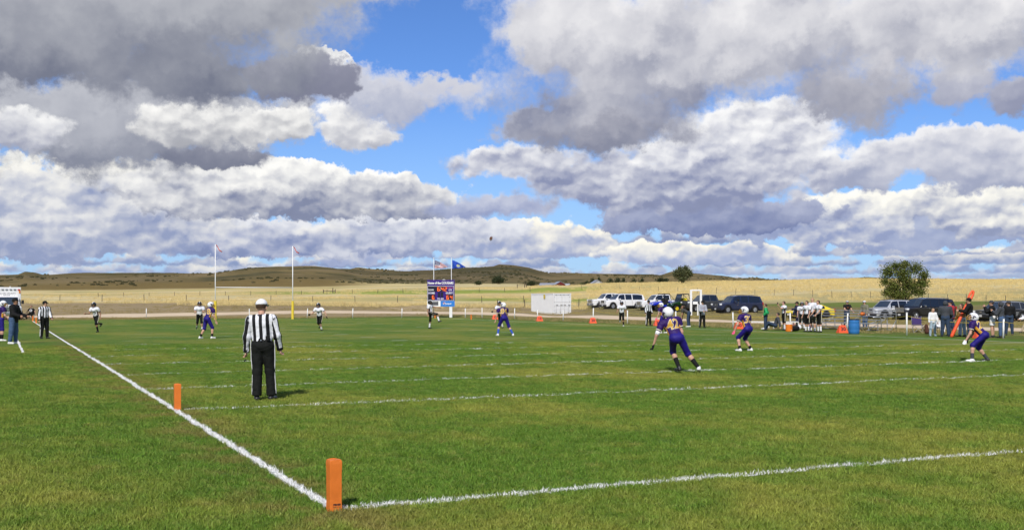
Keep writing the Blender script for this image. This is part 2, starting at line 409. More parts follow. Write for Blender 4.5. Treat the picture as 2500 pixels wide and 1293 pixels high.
# skyline of the far hills: image column -> rise above the table, in pixels, at a given depth
_sky_x = np.array([-400, 0, 45, 62, 85, 105, 300, 380, 520, 600, 690, 770, 830, 890, 1000, 1060, 1130, 1205, 1218, 1255, 1290, 1340, 1390, 1500, 1590, 1612, 1640, 1690, 1760, 1810, 1850, 1880, 1950, 2060, 2110, 2160, 2300, 2900.])
_sky_y = np.array([674, 672, 670, 663, 665, 670, 668, 667, 668, 657, 653, 651, 657, 662, 665, 662, 656, 650, 646, 649, 654, 667, 666, 669, 674, 677, 668, 670, 674, 680, 680, 686, 685, 681, 676, 681, 684, 690.])
_sky_d = np.array([1500.] * 13 + [1800.] * 25)
def height_np(X, Y):
    rx = X - CAM.x; ry = Y - CAM.y
    R = np.hypot(rx, ry); a = np.arctan2(rx * RGT.x + ry * RGT.y, rx * FWD.x + ry * FWD.y)
    ac = np.clip(a, -math.radians(30), math.radians(30)); D = R * np.cos(ac); px = CX0 + F_PX * np.tan(ac)
    ci = np.clip(np.searchsorted(_cols, px, 'right') - 1, 0, len(_cols) - 2); cf = np.clip((px - np.take(_cols, ci)) / (np.take(_cols, ci + 1) - np.take(_cols, ci)), 0, 1)
    cf = cf * cf * (3 - 2 * cf)
    ri = np.clip(np.searchsorted(_rings, D, 'right') - 1, 0, len(_rings) - 2); rf = np.clip((D - np.take(_rings, ri)) / (np.take(_rings, ri + 1) - np.take(_rings, ri)), 0, 1)
    H = (_hz[ci, ri] * (1 - rf) + _hz[ci, ri + 1] * rf) * (1 - cf) + (_hz[ci + 1, ri] * (1 - rf) + _hz[ci + 1, ri + 1] * rf) * cf
    # the far ridge carries the photographed skyline
    sy = np.interp(px, _sky_x, _sky_y); sd = np.interp(px, _sky_x, _sky_d); hs = CAM.z + (YH - sy) * sd / F_PX
    w = np.exp(-((D - sd) / (.22 * sd)) ** 2); H = H * (1 - w) + (hs - (np.abs(D - sd) / sd) ** 1.5 * 40) * w
    far = np.clip((D - 700) / 600, 0, 1)
    H = H + far * (1 - np.exp(-((D - sd) / (.03 * sd)) ** 2)) * (fbm(X / 160, Y / 160, 4, 3) - .55) * 16
    mid = np.clip((D - 112) / 30, 0, 1)
    H = H + mid * ((fbm(X / 14, Y / 14, 4, 9) - .47) * .45 * np.clip(D / 150, .5, 1.5) + (fbm(X / 2.5, Y / 2.5, 2, 5) - .37) * .16)
    near = (D > 1)
    return np.where(near, H, 0.)
def height(x, y): return float(height_np(np.array([x]), np.array([y]))[0])

TRACK = [(53, -80), (53, 60), (53, 84), (52, 94), (48, 102), (42, 108), (34, 112), (24, 113), (-20, 113), (-140, 113)]
def seg_dist(X, Y, pts):
    d = np.full(X.shape, 1e9)
    for (ax, ay), (bx, by) in zip(pts[:-1], pts[1:]):
        ux, uy = bx - ax, by - ay; t = np.clip(((X - ax) * ux + (Y - ay) * uy) / (ux * ux + uy * uy), 0, 1)
        d = np.minimum(d, np.hypot(X - ax - t * ux, Y - ay - t * uy))
    return d

def depth_for(px, y, d0=115., d1=600.):
    """forward depth at which the terrain shows at an image row"""
    ds = np.linspace(d0, d1, 600); X = CAM.x + ds * (FWD.x + RGT.x * (px - CX0) / F_PX); Y = CAM.y + ds * (FWD.y + RGT.y * (px - CX0) / F_PX)
    yy = YH - (height_np(X, Y) - CAM.z) * F_PX / ds; i = np.argmax(yy <= y); return float(ds[i]) if (yy <= y).any() else d1

def m_ground():
    m = bpy.data.materials.new('prairie_ground'); m.use_nodes = True; g = NT(m.node_tree); b = g.n['Principled BSDF']
    pos = g.new('ShaderNodeNewGeometry').outputs['Position']
    at_ = g.new('ShaderNodeAttribute'); at_.attribute_name = 'zone'; col = at_.outputs['Color']
    n1 = g.noise(pos, .05, 5., .6); n2 = g.noise(pos, .6, 5., .7); n3 = g.noise(g.v('MULTIPLY', pos, (1, 1, .2)), 4., 4., .7)
    k = g.m('ADD', g.m('MULTIPLY', n1, .7), g.m('ADD', g.m('MULTIPLY', n2, .75), g.m('MULTIPLY', n3, .65)))
    k = g.mr(k, .62, 1.45, .58, 1.42, smooth=False)
    c = g.mix(1., col, g.xyz(k, k, k), 'MULTIPLY')
    c = g.mix(g.mr(n2, .52, .72, 0., .35), c, (.10, .085, .04))
    g.l.new(c, b.inputs['Base Color']); b.inputs['Roughness'].default_value = .95; b.inputs['Specular IOR Level'].default_value = .1
    bn = g.new('ShaderNodeBump'); bn.inputs['Strength'].default_value = .6; bn.inputs['Distance'].default_value = .25
    g.l.new(g.m('ADD', n2, g.m('MULTIPLY', n3, .5)), bn.inputs['Height']); g.l.new(bn.outputs[0], b.inputs['Normal'])
    return m

def build_terrain():
    azs = np.concatenate([np.linspace(-180, -34, 60, endpoint=False), np.linspace(-34, 34, 700, endpoint=False), np.linspace(34, 180, 60, endpoint=False)])
    rs = np.concatenate([[0.5], np.geomspace(6, 95, 26, endpoint=False), np.linspace(95, 210, 105, endpoint=False), np.geomspace(210, 2600, 130, endpoint=False), np.geomspace(2600, 30000, 18)])
    A, Rr = np.meshgrid(np.radians(azs), rs, indexing='ij')
    X = CAM.x + Rr * (np.sin(A) * RGT.x + np.cos(A) * FWD.x); Y = CAM.y + Rr * (np.sin(A) * RGT.y + np.cos(A) * FWD.y)
    Z = height_np(X, Y); Z[:, 0] = 0; na, nr = A.shape
    v = np.stack([X, Y, Z], -1).reshape(-1, 3); idx = np.arange(na * nr).reshape(na, nr); nx = np.roll(idx, -1, 0)
    f = np.stack([idx[:, :-1], nx[:, :-1], nx[:, 1:], idx[:, 1:]], -1).reshape(-1, 4)[:, ::-1]
    o = np_mesh('ground', v, f, m_ground()); o['kind'] = 'structure'
    # ground cover: what grows where, with cloud shadow painted into the distant tones
    ac = np.clip(A, -math.radians(30), math.radians(30)); D = Rr * np.cos(ac); px = CX0 + F_PX * np.tan(ac)
    yi = YH - (Z - CAM.z) * F_PX / np.maximum(D, 1)
    col = np.zeros((na, nr, 3)); col[:] = (.58, .45, .195)                       # dry prairie grass
    def lay(mask, c):
        mk = np.clip(mask, 0, 1)[..., None]; col[:] = col * (1 - mk) + np.array(c) * mk
    ss = lambda x, a, b: np.clip((x - a) / (b - a), 0, 1) ** 2 * (3 - 2 * np.clip((x - a) / (b - a), 0, 1))
    wob = (fbm(X / 20, Y / 20, 3, 21) - .45) * 2
    lawn = ss(X * -1, -49, -46) * ss(-Y, -106, -100)
    right = ss(px, 1380, 1500)
    pt = fbm(X / 26, Y / 26, 4, 61); pt2 = fbm(X / 70, Y / 40, 3, 71)
    lay(ss(pt, .44, .60) * .65, (.40, .36, .16)); lay(ss(pt2, .46, .60) * .55, (.62, .52, .29)); lay(ss(-pt2, -.40, -.28) * .45, (.33, .31, .11))
    lay(right * ss(-D, -235, -175) * .55, (.38, .33, .16))
    lay(ss(yi, 734, 741) * ss(-D, -175, -150), (.30, .23, .125))              # the rough bank
    lay(ss(yi, 742, 748) * right * ss(-D, -160, -148), (.19, .165, .065))       # mown grass the cars stand on
    lay((1 - ss(np.abs(D - 150 - wob * 4), 4, 11)) * right, (.13, .165, .035))   # green strip behind the cars
    gs = 330 + (px - 1000) * -.06
    lay((1 - ss(np.abs(D - gs - wob * 10), 18, 40)) * (1 - ss(px, 1420, 1520)) * ss(px, 480, 800), (.27, .31, .06))
    lay((1 - ss(np.abs(D - 205 - wob * 10), 8, 22)) * (1 - ss(px, 1420, 1520)) * ss(px, 1050, 1200), (.27, .30, .06))
    lay(ss(D, 520, 640) * (1 - ss(px, 780, 1000)), (.175, .125, .040))  # cloud shadow over the left slopes, put into the ground colour
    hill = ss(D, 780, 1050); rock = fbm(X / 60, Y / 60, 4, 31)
    hc = np.clip(1 - np.abs(px - 1130) / 420, 0, 1); lay(hill, (.128, .100, .040)); lay(hill * ss(fbm(X / 220, Y / 220, 3, 81), .42, .58) * .8, (.215, .160, .062)); lay(hill * hc * .75, (.080, .066, .032)); lay(hill * ss(rock, .5, .62) * .6, (.20, .15, .075)); lay(hill * ss(-rock, -.42, -.30) * .8, (.058, .056, .024))  # hill colours darkened to stand in for the cloud shadow lying on them
    lay(ss(-D, -118, -108) * 1., (.22, .185, .06))                               # near grass round the field
    lay(ss(-X, -47.5, -45) * ss(-Y, -102, -97), (.105, .135, .026))
    # bare earth of the bank behind the scoreboard
    be = np.hypot((px - 1175) / 60, (yi - 758) / 9); lay(ss(-be, -1.1, -.6), (.50, .39, .22))
    be = np.hypot((px - 1020) / 90, (yi - 752) / 10); lay(ss(-be, -1.1, -.5) * .7, (.42, .32, .18))
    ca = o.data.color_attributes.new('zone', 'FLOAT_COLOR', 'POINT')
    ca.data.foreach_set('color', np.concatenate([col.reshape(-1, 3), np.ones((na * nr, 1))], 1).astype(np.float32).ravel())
    return o
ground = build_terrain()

def build_track():
    pts = [Vector((*p, 0)) for p in TRACK]; dense = []
    for a, b in zip(pts[:-1], pts[1:]):
        n = max(1, int((b - a).length / 1.5)); dense += [a.lerp(b, i / n) for i in range(n)]
    dense.append(pts[-1])
    for _ in range(6): dense = [dense[0]] + [(dense[i - 1] + dense[i] * 2 + dense[i + 1]) / 4 for i in range(1, len(dense) - 1)] + [dense[-1]]
    v = []; f = []; nc = 7
    for i, p in enumerate(dense):
        t = (dense[min(i + 1, len(dense) - 1)] - dense[max(i - 1, 0)]).normalized(); nrm = Vector((t.y, -t.x, 0))
        hw = 3.4 + .5 * math.sin(i * .31) + .3 * math.sin(i * 1.13)
        for k in range(nc):
            q = p + nrm * hw * (k / (nc - 1) * 2 - 1); v.append((q.x, q.y, height(q.x, q.y) + (.006 if k in (0, nc - 1) else .035)))
    for i in range(len(dense) - 1):
        for k in range(nc - 1): f.append((i * nc + k, i * nc + k + 1, (i + 1) * nc + k + 1, (i + 1) * nc + k))
    o = np_mesh('dirt_track', v, f, mat('sandy_dirt', (.62, .49, .335), .95, spec=.1, var=.22, vscale=.35)); o['kind'] = 'structure'
build_track()

# ------------------------------------------------------------------ playing field
YD = .9144; FW, FLEN = 36.6, 91.44
def line_mask(g, pos):
    """white paint: sidelines, end lines, five yard lines and hash marks, worn and broken"""
    x, y, _ = g.sep(pos)
    wob = g.m('MULTIPLY', g.m('SUBTRACT', g.noise(pos, .9, 3., .6), .5), .10)
    xw = g.m('ADD', x, wob); yw = g.m('ADD', y, wob)
    edge = g.m('SUBTRACT', g.noise(pos, 26., 3., .7), .5)
    def ln(d, half): return g.mr(g.m('ADD', d, g.m('MULTIPLY', edge, half * .75)), half * 1.15, half * .75)
    inx = g.m('MULTIPLY', g.mr(x, -.05, 0., smooth=False), g.mr(x, FW + .05, FW, smooth=False)); iny = g.m('MULTIPLY', g.mr(y, -.05, 0., smooth=False), g.mr(y, FLEN + .05, FLEN, smooth=False))
    side = g.m('MULTIPLY', g.m('MAXIMUM', ln(g.m('ABSOLUTE', xw), .049), ln(g.m('ABSOLUTE', g.m('SUBTRACT', xw, FW)), .05)), iny)
    ends = g.m('MULTIPLY', g.m('MAXIMUM', ln(g.m('ABSOLUTE', yw), .038), ln(g.m('ABSOLUTE', g.m('SUBTRACT', yw, FLEN)), .042)), inx)
    t = g.m('ABSOLUTE', g.m('SUBTRACT', g.m('PINGPONG', g.m('ADD', yw, 5 * YD * 8), 2.5 * YD), 0.))
    inner = g.m('MULTIPLY', g.mr(y, 9.0, 9.05, smooth=False), g.mr(y, FLEN - 9.0, FLEN - 9.05, smooth=False))
    worn = g.mr(g.m('ADD', g.noise(g.v('MULTIPLY', pos, (.55, 2.2, 1)), .8, 4., .7), g.mr(y, 9., 45., .19, -.01)), .46, .58)
    yard = g.m('MULTIPLY', g.m('MULTIPLY', g.m('MULTIPLY', ln(t, .028), inx), inner), g.m('MAXIMUM', worn, g.mr(y, 10.5, 9.5, 0., .9)))
    hx = g.m('MINIMUM', g.m('ABSOLUTE', g.m('SUBTRACT', xw, 13.5)), g.m('ABSOLUTE', g.m('SUBTRACT', xw, 23.1)))
    hash_ = g.m('MULTIPLY', g.m('MULTIPLY', ln(t, .06), g.mr(hx, .45, .30)), inner)
    lim = g.m('MULTIPLY', g.m('MULTIPLY', ln(g.m('ABSOLUTE', g.m('ADD', xw, 1.85)), .042), g.mr(y, 30.9, 31.2, smooth=False)), g.mr(y, 61., 60., smooth=False))
    return g.m('MAXIMUM', g.m('MAXIMUM', side, ends), g.m('MAXIMUM', g.m('MAXIMUM', yard, hash_), lim))

def turf_colour(g, pos, blade=None):
    """mown grass with tired yellow patches"""
    n1 = g.noise(g.v('MULTIPLY', pos, (1, .55, 1)), .20, 4., .6); n2 = g.noise(pos, 1.1, 4., .65); n3 = g.noise(pos, 9., 4., .75)
    k = g.m('ADD', g.m('MULTIPLY', n1, .68), g.m('MULTIPLY', n2, .32))
    c = g.mix(g.mr(k, .43, .62), (.098, .190, .018), (.245, .258, .041))
    c = g.mix(g.mr(n3, .46, .70, 0., .42), c, (.30, .30, .075))
    c = g.mix(g.mr(n3, .48, .28, 0., .45), c, (.054, .118, .013))
    c = g.mix(g.mr(g.noise(pos, 2.6, 3., .6), .60, .72, 0., .55), c, (.27, .25, .065))
    # patches of bruised, dry turf along the painted lines
    x = g.sep(pos)[0]
    c = g.mix(g.m('MULTIPLY', g.mr(g.m('ABSOLUTE', g.m('ADD', x, .1)), .9, .1), g.mr(n2, .42, .6, 0., .75)), c, (.20, .165, .048))
    if blade is not None: c = g.mix(1., c, blade, 'MULTIPLY')
    return c

def m_turf():
    m = bpy.data.materials.new('mown_turf'); m.use_nodes = True; g = NT(m.node_tree); b = g.n['Principled BSDF']
    pos = g.new('ShaderNodeNewGeometry').outputs['Position']
    c = turf_colour(g, pos)
    f = g.noise(g.v('MULTIPLY', pos, (1., 1., 1.)), 45., 4., .8)
    c = g.mix(1., c, g.mix(g.mr(f, .35, .65), (.45, .48, .40), (1.25, 1.25, 1.2)), 'MULTIPLY')
    lm = line_mask(g, pos)
    c = g.mix(g.m('MULTIPLY', lm, g.mr(f, .30, .45, .35, .95)), c, (.86, .86, .84))
    g.l.new(c, b.inputs['Base Color']); b.inputs['Roughness'].default_value = .85; b.inputs['Specular IOR Level'].default_value = .15
    bn = g.new('ShaderNodeBump'); bn.inputs['Strength'].default_value = .9; bn.inputs['Distance'].default_value = .03
    g.l.new(g.m('ADD', f, g.noise(pos, 5., 3., .6)), bn.inputs['Height']); g.l.new(bn.outputs[0], b.inputs['Normal'])
    return m
def m_blade():
    m = bpy.data.materials.new('grass_blade'); m.use_nodes = True; g = NT(m.node_tree); b = g.n['Principled BSDF']
    pos = g.new('ShaderNodeNewGeometry').outputs['Position']
    rnd = g.new('ShaderNodeObjectInfo').outputs['Random']
    at_ = g.new('ShaderNodeAttribute'); at_.attribute_name = 'shade'
    k = g.m('MULTIPLY', at_.outputs['Fac'], g.mr(rnd, 0., 1., .8, 1.25, smooth=False))
    c = turf_colour(g, pos, g.xyz(k, k, k))
    c = g.mix(line_mask(g, pos), c, (.86, .86, .84))
    g.l.new(c, b.inputs['Base Color']); b.inputs['Roughness'].default_value = .6; b.inputs['Specular IOR Level'].default_value = .25
    b.inputs['Subsurface Weight'].default_value = 0.
    return m

def build_field():
    xs = np.linspace(-30, 39.2, 120); ys = np.linspace(-40, 95, 230); X, Y = np.meshgrid(xs, ys, indexing='ij')
    # ragged outer edge on the far sides
    X[-1, :] += (fbm(Y[-1, :] / 3, Y[-1, :] * 0 + 2, 3, 7) - .5) * 1.6; Y[:, -1] += (fbm(X[:, -1] / 3, X[:, -1] * 0 + 5, 3, 8) - .5) * 1.8
    Z = np.full(X.shape, .004); idx = np.arange(X.size).reshape(X.shape)
    f = np.stack([idx[:-1, :-1], idx[1:, :-1], idx[1:, 1:], idx[:-1, 1:]], -1).reshape(-1, 4)
    o = np_mesh('football_field', np.stack([X, Y, Z], -1).reshape(-1, 3), f, m_turf()); o['kind'] = 'structure'
build_field()

def tuft(name, n, rad, h0, h1, w, seed, lean=.5, m=None, seg=2):
    r = random.Random(seed); v = []; f = []; sh = []
    for i in range(n):
        a = r.random() * 6.283; q = rad * math.sqrt(r.random()); bx, by = q * math.cos(a), q * math.sin(a)
        h = r.uniform(h0, h1); la = r.random() * 6.283; ll = h * r.uniform(.1, lean); ww = w * r.uniform(.6, 1.2); pa = r.random() * 3.14
        dx, dy = math.cos(pa) * ww / 2, math.sin(pa) * ww / 2; o = len(v); s_ = r.uniform(.8, 1.25)
        for k in range(seg):
            t = k / seg; lx, ly = math.cos(la) * ll * t * t, math.sin(la) * ll * t * t; wk = 1 - .4 * t
            v += [(bx + lx - dx * wk, by + ly - dy * wk, h * t), (bx + lx + dx * wk, by + ly + dy * wk, h * t)]; sh += [s_] * 2
        v.append((bx + math.cos(la) * ll, by + math.sin(la) * ll, h)); sh.append(s_ * 1.1)
        for k in range(seg - 1): f.append((o + 2 * k, o + 2 * k + 1, o + 2 * k + 3, o + 2 * k + 2))
        f.append((o + 2 * seg - 2, o + 2 * seg - 1, o + 2 * seg))
    me = bpy.data.meshes.new(name); me.from_pydata(v, [], f); me.materials.append(m)
    at_ = me.attributes.new('shade', 'FLOAT', 'POINT'); at_.data.foreach_set('value', sh); me.update()
    return me

def scatter(name, label, pts, me, scl, seed, sx=None):
    """one object whose vertices carry instances of a tuft mesh (geometry nodes)"""
    base = bpy.data.meshes.new(name); base.vertices.add(len(pts)); base.vertices.foreach_set('co', np.asarray(pts, np.float32).ravel()); base.update()
    o = bpy.data.objects.new(name, base); C.objects.link(o)
    src = bpy.data.objects.new(name + '_tuft', me)
    ng = bpy.data.node_groups.new(name, 'GeometryNodeTree')
    ng.interface.new_socket('Geometry', in_out='INPUT', socket_type='NodeSocketGeometry'); ng.interface.new_socket('Geometry', in_out='OUTPUT', socket_type='NodeSocketGeometry')
    N = ng.nodes; L = ng.links; gi = N.new('NodeGroupInput'); go = N.new('NodeGroupOutput')
    oi = N.new('GeometryNodeObjectInfo'); oi.inputs['Object'].default_value = src; oi.inputs['As Instance'].default_value = True
    ip = N.new('GeometryNodeInstanceOnPoints'); mp = N.new('GeometryNodeMeshToPoints')
    rr = N.new('FunctionNodeRandomValue'); rr.data_type = 'FLOAT_VECTOR'; rr.inputs[0].default_value = (-.12, -.12, 0); rr.inputs[1].default_value = (.12, .12, 6.283); rr.inputs['Seed'].default_value = seed
    rs = N.new('FunctionNodeRandomValue'); rs.data_type = 'FLOAT'; rs.inputs[2].default_value = scl[0]; rs.inputs[3].default_value = scl[1]; rs.inputs['Seed'].default_value = seed + 1
    L.new(gi.outputs[0], mp.inputs[0]); L.new(mp.outputs[0], ip.inputs['Points']); L.new(oi.outputs['Geometry'], ip.inputs['Instance'])
    L.new(rr.outputs[0], ip.inputs['Rotation']); L.new(rs.outputs[1], ip.inputs['Scale']); L.new(ip.outputs[0], go.inputs[0])
    md = o.modifiers.new('scatter', 'NODES'); md.node_group = ng
    tag(o, label, None, kind='stuff'); return o

def wedge_points(n, r0, r1, a0, a1, power, rng):
    """random points in a sector before the camera, denser near it"""
    u = rng.random(n); r = (r0 ** power + u * (r1 ** power - r0 ** power)) ** (1 / power); a = np.radians(rng.uniform(a0, a1, n))
    return CAM.x + r * (np.sin(a) * RGT.x + np.cos(a) * FWD.x), CAM.y + r * (np.sin(a) * RGT.y + np.cos(a) * FWD.y), r

rng = np.random.default_rng(4)
BL = m_blade()
_x, _y, _r = wedge_points(34000, 7.2, 46, -30, 30, .75, rng)
scatter('grass', 'short mown grass of the playing field', np.stack([_x, _y, np.full_like(_x, .002)], 1), tuft('turf_tuft', 90, .15, .018, .048, .0065, 1, 1.1, BL), (.7, 1.25), 3)
def m_dry(name, c0, c1):
    m = bpy.data.materials.new(name); m.use_nodes = True; g = NT(m.node_tree); b = g.n['Principled BSDF']
    pos = g.new('ShaderNodeNewGeometry').outputs['Position']; rnd = g.new('ShaderNodeObjectInfo').outputs['Random']
    at_ = g.new('ShaderNodeAttribute'); at_.attribute_name = 'shade'
    c = g.mix(g.m('ADD', g.m('MULTIPLY', g.noise(pos, .08, 3., .6), .8), g.m('MULTIPLY', rnd, .25)), c0, c1); k = at_.outputs['Fac']
    g.l.new(g.mix(1., c, g.xyz(k, k, k), 'MULTIPLY'), b.inputs['Base Color']); b.inputs['Roughness'].default_value = .9; b.inputs['Specular IOR Level'].default_value = .1
    return m
DRY = m_dry('dry_grass_stem', (.50, .39, .165), (.71, .57, .265))
def dry_points(n, r0, r1, a0, a1, power, keep):
    x, y, r = wedge_points(n, r0, r1, a0, a1, power, rng); k = keep(x, y, r); x, y = x[k], y[k]
    return np.stack([x, y, height_np(x, y) - .03], 1)
_tr = lambda x, y: seg_dist(x, y, TRACK) > 4.6
# tall prairie grass on the banks and slopes
def _keep(x, y, r):
    a = np.degrees(np.arctan2((x - CAM.x) * RGT.x + (y - CAM.y) * RGT.y, (x - CAM.x) * FWD.x + (y - CAM.y) * FWD.y)); D = r * np.cos(np.radians(a))
    clump = fbm(x / 9, y / 9, 3, 40); lim = np.where(a > 4, 160, 140)
    thick = np.where(a > 4, (D > 225) | (clump > .46), ((D < 165) & (clump > .40) & (a > -18)) | (clump > .56))
    return (D > lim) & thick & _tr(x, y)
scatter('dry_grass', 'tall dry prairie grass on the banks behind the field', dry_points(60000, 118, 420, -29, 29, 1.2, _keep), tuft('prairie_tuft', 22, .5, .25, .75, .035, 2, .6, DRY, 3), (.4, 1.0), 5)
STUB = m_dry('stubble_stem', (.19, .165, .06), (.40, .31, .14))
def _keep2(x, y, r):
    return (((x > 39.5) & (x < 90)) | ((y > 96) & (y < 140) & (x < 60))) & _tr(x, y) & (fbm(x / 4, y / 4, 3, 50) > .36) & ~((x > 43) & (x < 56) & (y > 84) & (y < 104) & False)
scatter('rough_grass', 'low rough grass between the field and the parked vehicles', dry_points(26000, 60, 165, -29, 29, 1.3, _keep2), tuft('rough_tuft', 26, .3, .05, .16, .02, 3, .9, STUB), (.6, 1.3), 7)

# low sagebrush dotting the far hills
SAGE = m_dry('sagebrush_leaf', (.050, .052, .026), (.12, .11, .055))
_x, _y, _r = wedge_points(9000, 620, 2100, -29, 29, 1.4, rng); _k = (fbm(_x / 90, _y / 90, 3, 90) > .47) & (_r > 760); _x, _y = _x[_k], _y[_k]
scatter('sagebrush', 'dark sagebrush dotting the far hillsides', np.stack([_x, _y, height_np(_x, _y) - .1], 1), tuft('sage_tuft', 60, 1.5, .5, 1.5, .5, 9, .8, SAGE), (.4, 1.3), 11)

# ------------------------------------------------------------------ people
def sdf(prims, P, k):
    d = None
    for pr in prims:
        a, b, ra, rb = (np.asarray(pr[0], float), np.asarray(pr[1], float), pr[2], pr[3])
        opt = pr[4] if len(pr) > 4 else {}
        q = P - a; ba = b - a
        if 'n' in opt:                       # flattened along a direction
            n = np.asarray(opt['n'], float); s = opt['s']; q = q + n * ((q @ n) * (1 / s - 1))[..., None]; ba = ba + n * ((ba @ n) * (1 / s - 1))
        L2 = max(ba @ ba, 1e-9); t = (q @ ba) / L2; h = np.clip(t, 0, 1)
        e = np.linalg.norm(q - h[..., None] * ba, axis=-1) - (ra + (rb - ra) * h)
        if opt.get('flat0'): e = np.maximum(e, -t * math.sqrt(L2))
        if opt.get('flat'): e = np.maximum(e, (t - 1) * math.sqrt(L2))
        if d is None: d = e
        else:
            kk = opt.get('k', k); w = np.clip(.5 + .5 * (d - e) / kk, 0, 1); d = d * (1 - w) + e * w - kk * w * (1 - w)
    return d

def surface_net(prims, vox, k=.03, cuts=()):
    """one closed smooth surface round a set of tapered limbs"""
    pts = np.array([p for pr in prims for p in (pr[0], pr[1])], float); rad = np.array([r for pr in prims for r in (pr[2], pr[3])])
    lo = (pts - rad[:, None]).min(0) - 2.5 * vox - k * .3; hi = (pts + rad[:, None]).max(0) + 2.5 * vox + k * .3
    n = np.ceil((hi - lo) / vox).astype(int) + 1
    G = np.stack(np.meshgrid(*[lo[i] + vox * np.arange(n[i]) for i in range(3)], indexing='ij'), -1)
    f = sdf(prims, G, k)
    for (c, nr) in cuts: f = np.maximum(f, (G - np.asarray(c)) @ np.asarray(nr))
    s = f < 0; m = n - 1
    acc = np.zeros((*m, 3)); cnt = np.zeros(m)
    for ax in range(3):
        for o1 in (0, 1):
            for o2 in (0, 1):
                st = [0, 0, 0]; oth = [i for i in range(3) if i != ax]; st[oth[0]] = o1; st[oth[1]] = o2
                en = list(st); en[ax] += 1
                A = f[st[0]:st[0] + m[0], st[1]:st[1] + m[1], st[2]:st[2] + m[2]]; B = f[en[0]:en[0] + m[0], en[1]:en[1] + m[1], en[2]:en[2] + m[2]]
                x = (A < 0) != (B < 0); t = np.where(x, A / np.where(x, A - B, 1), 0)
                for i in range(3): acc[..., i] += np.where(x, st[i] + (t if i == ax else 0), 0)
                cnt += x
    act = cnt > 0; ids = np.full(m, -1); ids[act] = np.arange(act.sum()); cell = np.argwhere(act)
    V = lo + (cell + acc[act] / cnt[act][:, None]) * vox
    F = []
    for ax in range(3):
        o = [i for i in range(3) if i != ax]
        sl = [slice(1, m[0]), slice(1, m[1]), slice(1, m[2])]; sl[ax] = slice(0, m[ax])
        s0 = s[tuple(sl)]; s2 = list(sl); s2[ax] = slice(1, m[ax] + 1); s1 = s[tuple(s2)]
        e = np.argwhere(s0 != s1); 
        if not len(e): continue
        off = np.array([1, 1, 1]); off[ax] = 0; e = e + off
        def idc(d0, d1):
            q = e.copy(); q[:, o[0]] -= d0; q[:, o[1]] -= d1; return ids[q[:, 0], q[:, 1], q[:, 2]]
        quad = np.stack([idc(1, 1), idc(0, 1), idc(0, 0), idc(1, 0)], 1)
        flip = s[e[:, 0], e[:, 1], e[:, 2]] ^ (ax == 1); quad[flip] = quad[flip][:, ::-1]
        F.append(quad)
    return V, np.concatenate(F)

def folds(V, F, amp, seed, axis=2):
    """cloth wrinkles: ridged waves pushed along the surface normal"""
    a, b, c = V[F[:, 0]], V[F[:, 1]], V[F[:, 2]]; n_ = np.cross(b - a, c - a); N = np.zeros_like(V)
    for k in range(F.shape[1]): np.add.at(N, F[:, k], n_)
    N /= np.linalg.norm(N, axis=1)[:, None] + 1e-9
    x, y, z = V[:, 0], V[:, 1], V[:, 2]; w = fbm(x * 6 + seed, z * 5 + y * 3 + 7, 3, seed) * 9; w2 = fbm(z * 7 + seed, x * 8 + y * 6, 3, seed + 3) * 8
    r1 = 1 - np.abs(np.sin(z * 17 + x * 9 + w)); r2 = 1 - np.abs(np.sin(z * 9 - x * 16 - y * 8 + w2)); m = fbm(x * 4 + y * 4, z * 3, 2, seed + 9)
    return V + N * (amp * ((r1 ** 2) * .6 + (r2 ** 2) * .5 - .35) * (.4 + 1.6 * m))[:, None]

SKIN = mat('skin', (.52, .30, .21), .55, var=.08, vscale=9); SKIN2 = mat('tanned_skin', (.36, .19, .12), .55, var=.08, vscale=9)
PURPLE = mat('purple_jersey', (.030, .009, .105), .6, var=.25, vscale=5, sheen=.1, bump=.25, bscale=14); ROYAL = mat('purple_pants', (.012, .005, .165), .65, var=.2, vscale=6, bump=.3, bscale=12)
WHITE = mat('white_cloth', (.78, .78, .80), .75, var=.06, vscale=6, bump=.4, bscale=14); BLACK = mat('black_cloth', (.010, .010, .011), .8, spec=.2, var=.4, vscale=6, bump=.35, bscale=14)
BLKP = mat('black_trousers', (.010, .011, .010), .8, spec=.15, var=.35, vscale=4, bump=.5, bscale=9); MAROON = mat('maroon_cloth', (.085, .008, .022), .7)
JEANS = mat('blue_denim', (.055, .10, .19), .85, var=.35, vscale=7, bump=.3, bscale=30); DJEANS = mat('dark_denim', (.025, .045, .085), .85, var=.35, vscale=7); LJEANS = mat('pale_denim', (.36, .46, .56), .85, var=.25, vscale=7)
GREYH = mat('grey_marl', (.34, .35, .40), .9, var=.12, vscale=20, bump=.3, bscale=14); CHAR = mat('charcoal_cloth', (.05, .055, .065), .85, var=.25); REDJ = mat('red_jacket', (.42, .02, .025), .55, var=.2)
GREENJ = mat('green_hoodie', (.02, .32, .10), .8, var=.2); BROWNJ = mat('brown_jacket', (.19, .095, .02), .8, var=.25); OLIVE = mat('olive_jacket', (.19, .185, .13), .8, var=.2); NAVY = mat('navy_cloth', (.012, .016, .045), .75, var=.3)
DKSHIRT = mat('dark_grey_shirt', (.055, .055, .05), .85, var=.2); KHAKI = mat('khaki_cloth', (.42, .34, .22), .85)
LEATHER = mat('black_shoe', (.012, .012, .013), .4, spec=.5); WSHOE = mat('white_shoe', (.74, .74, .72), .5); SOLE = mat('shoe_sole', (.6, .6, .58), .7)
HAIRB = mat('brown_hair', (.06, .032, .018), .6, var=.4, vscale=40); HAIRD = mat('dark_hair', (.016, .012, .010), .5, var=.4, vscale=40); HAIRL = mat('fair_hair', (.38, .25, .12), .6, var=.3, vscale=40)
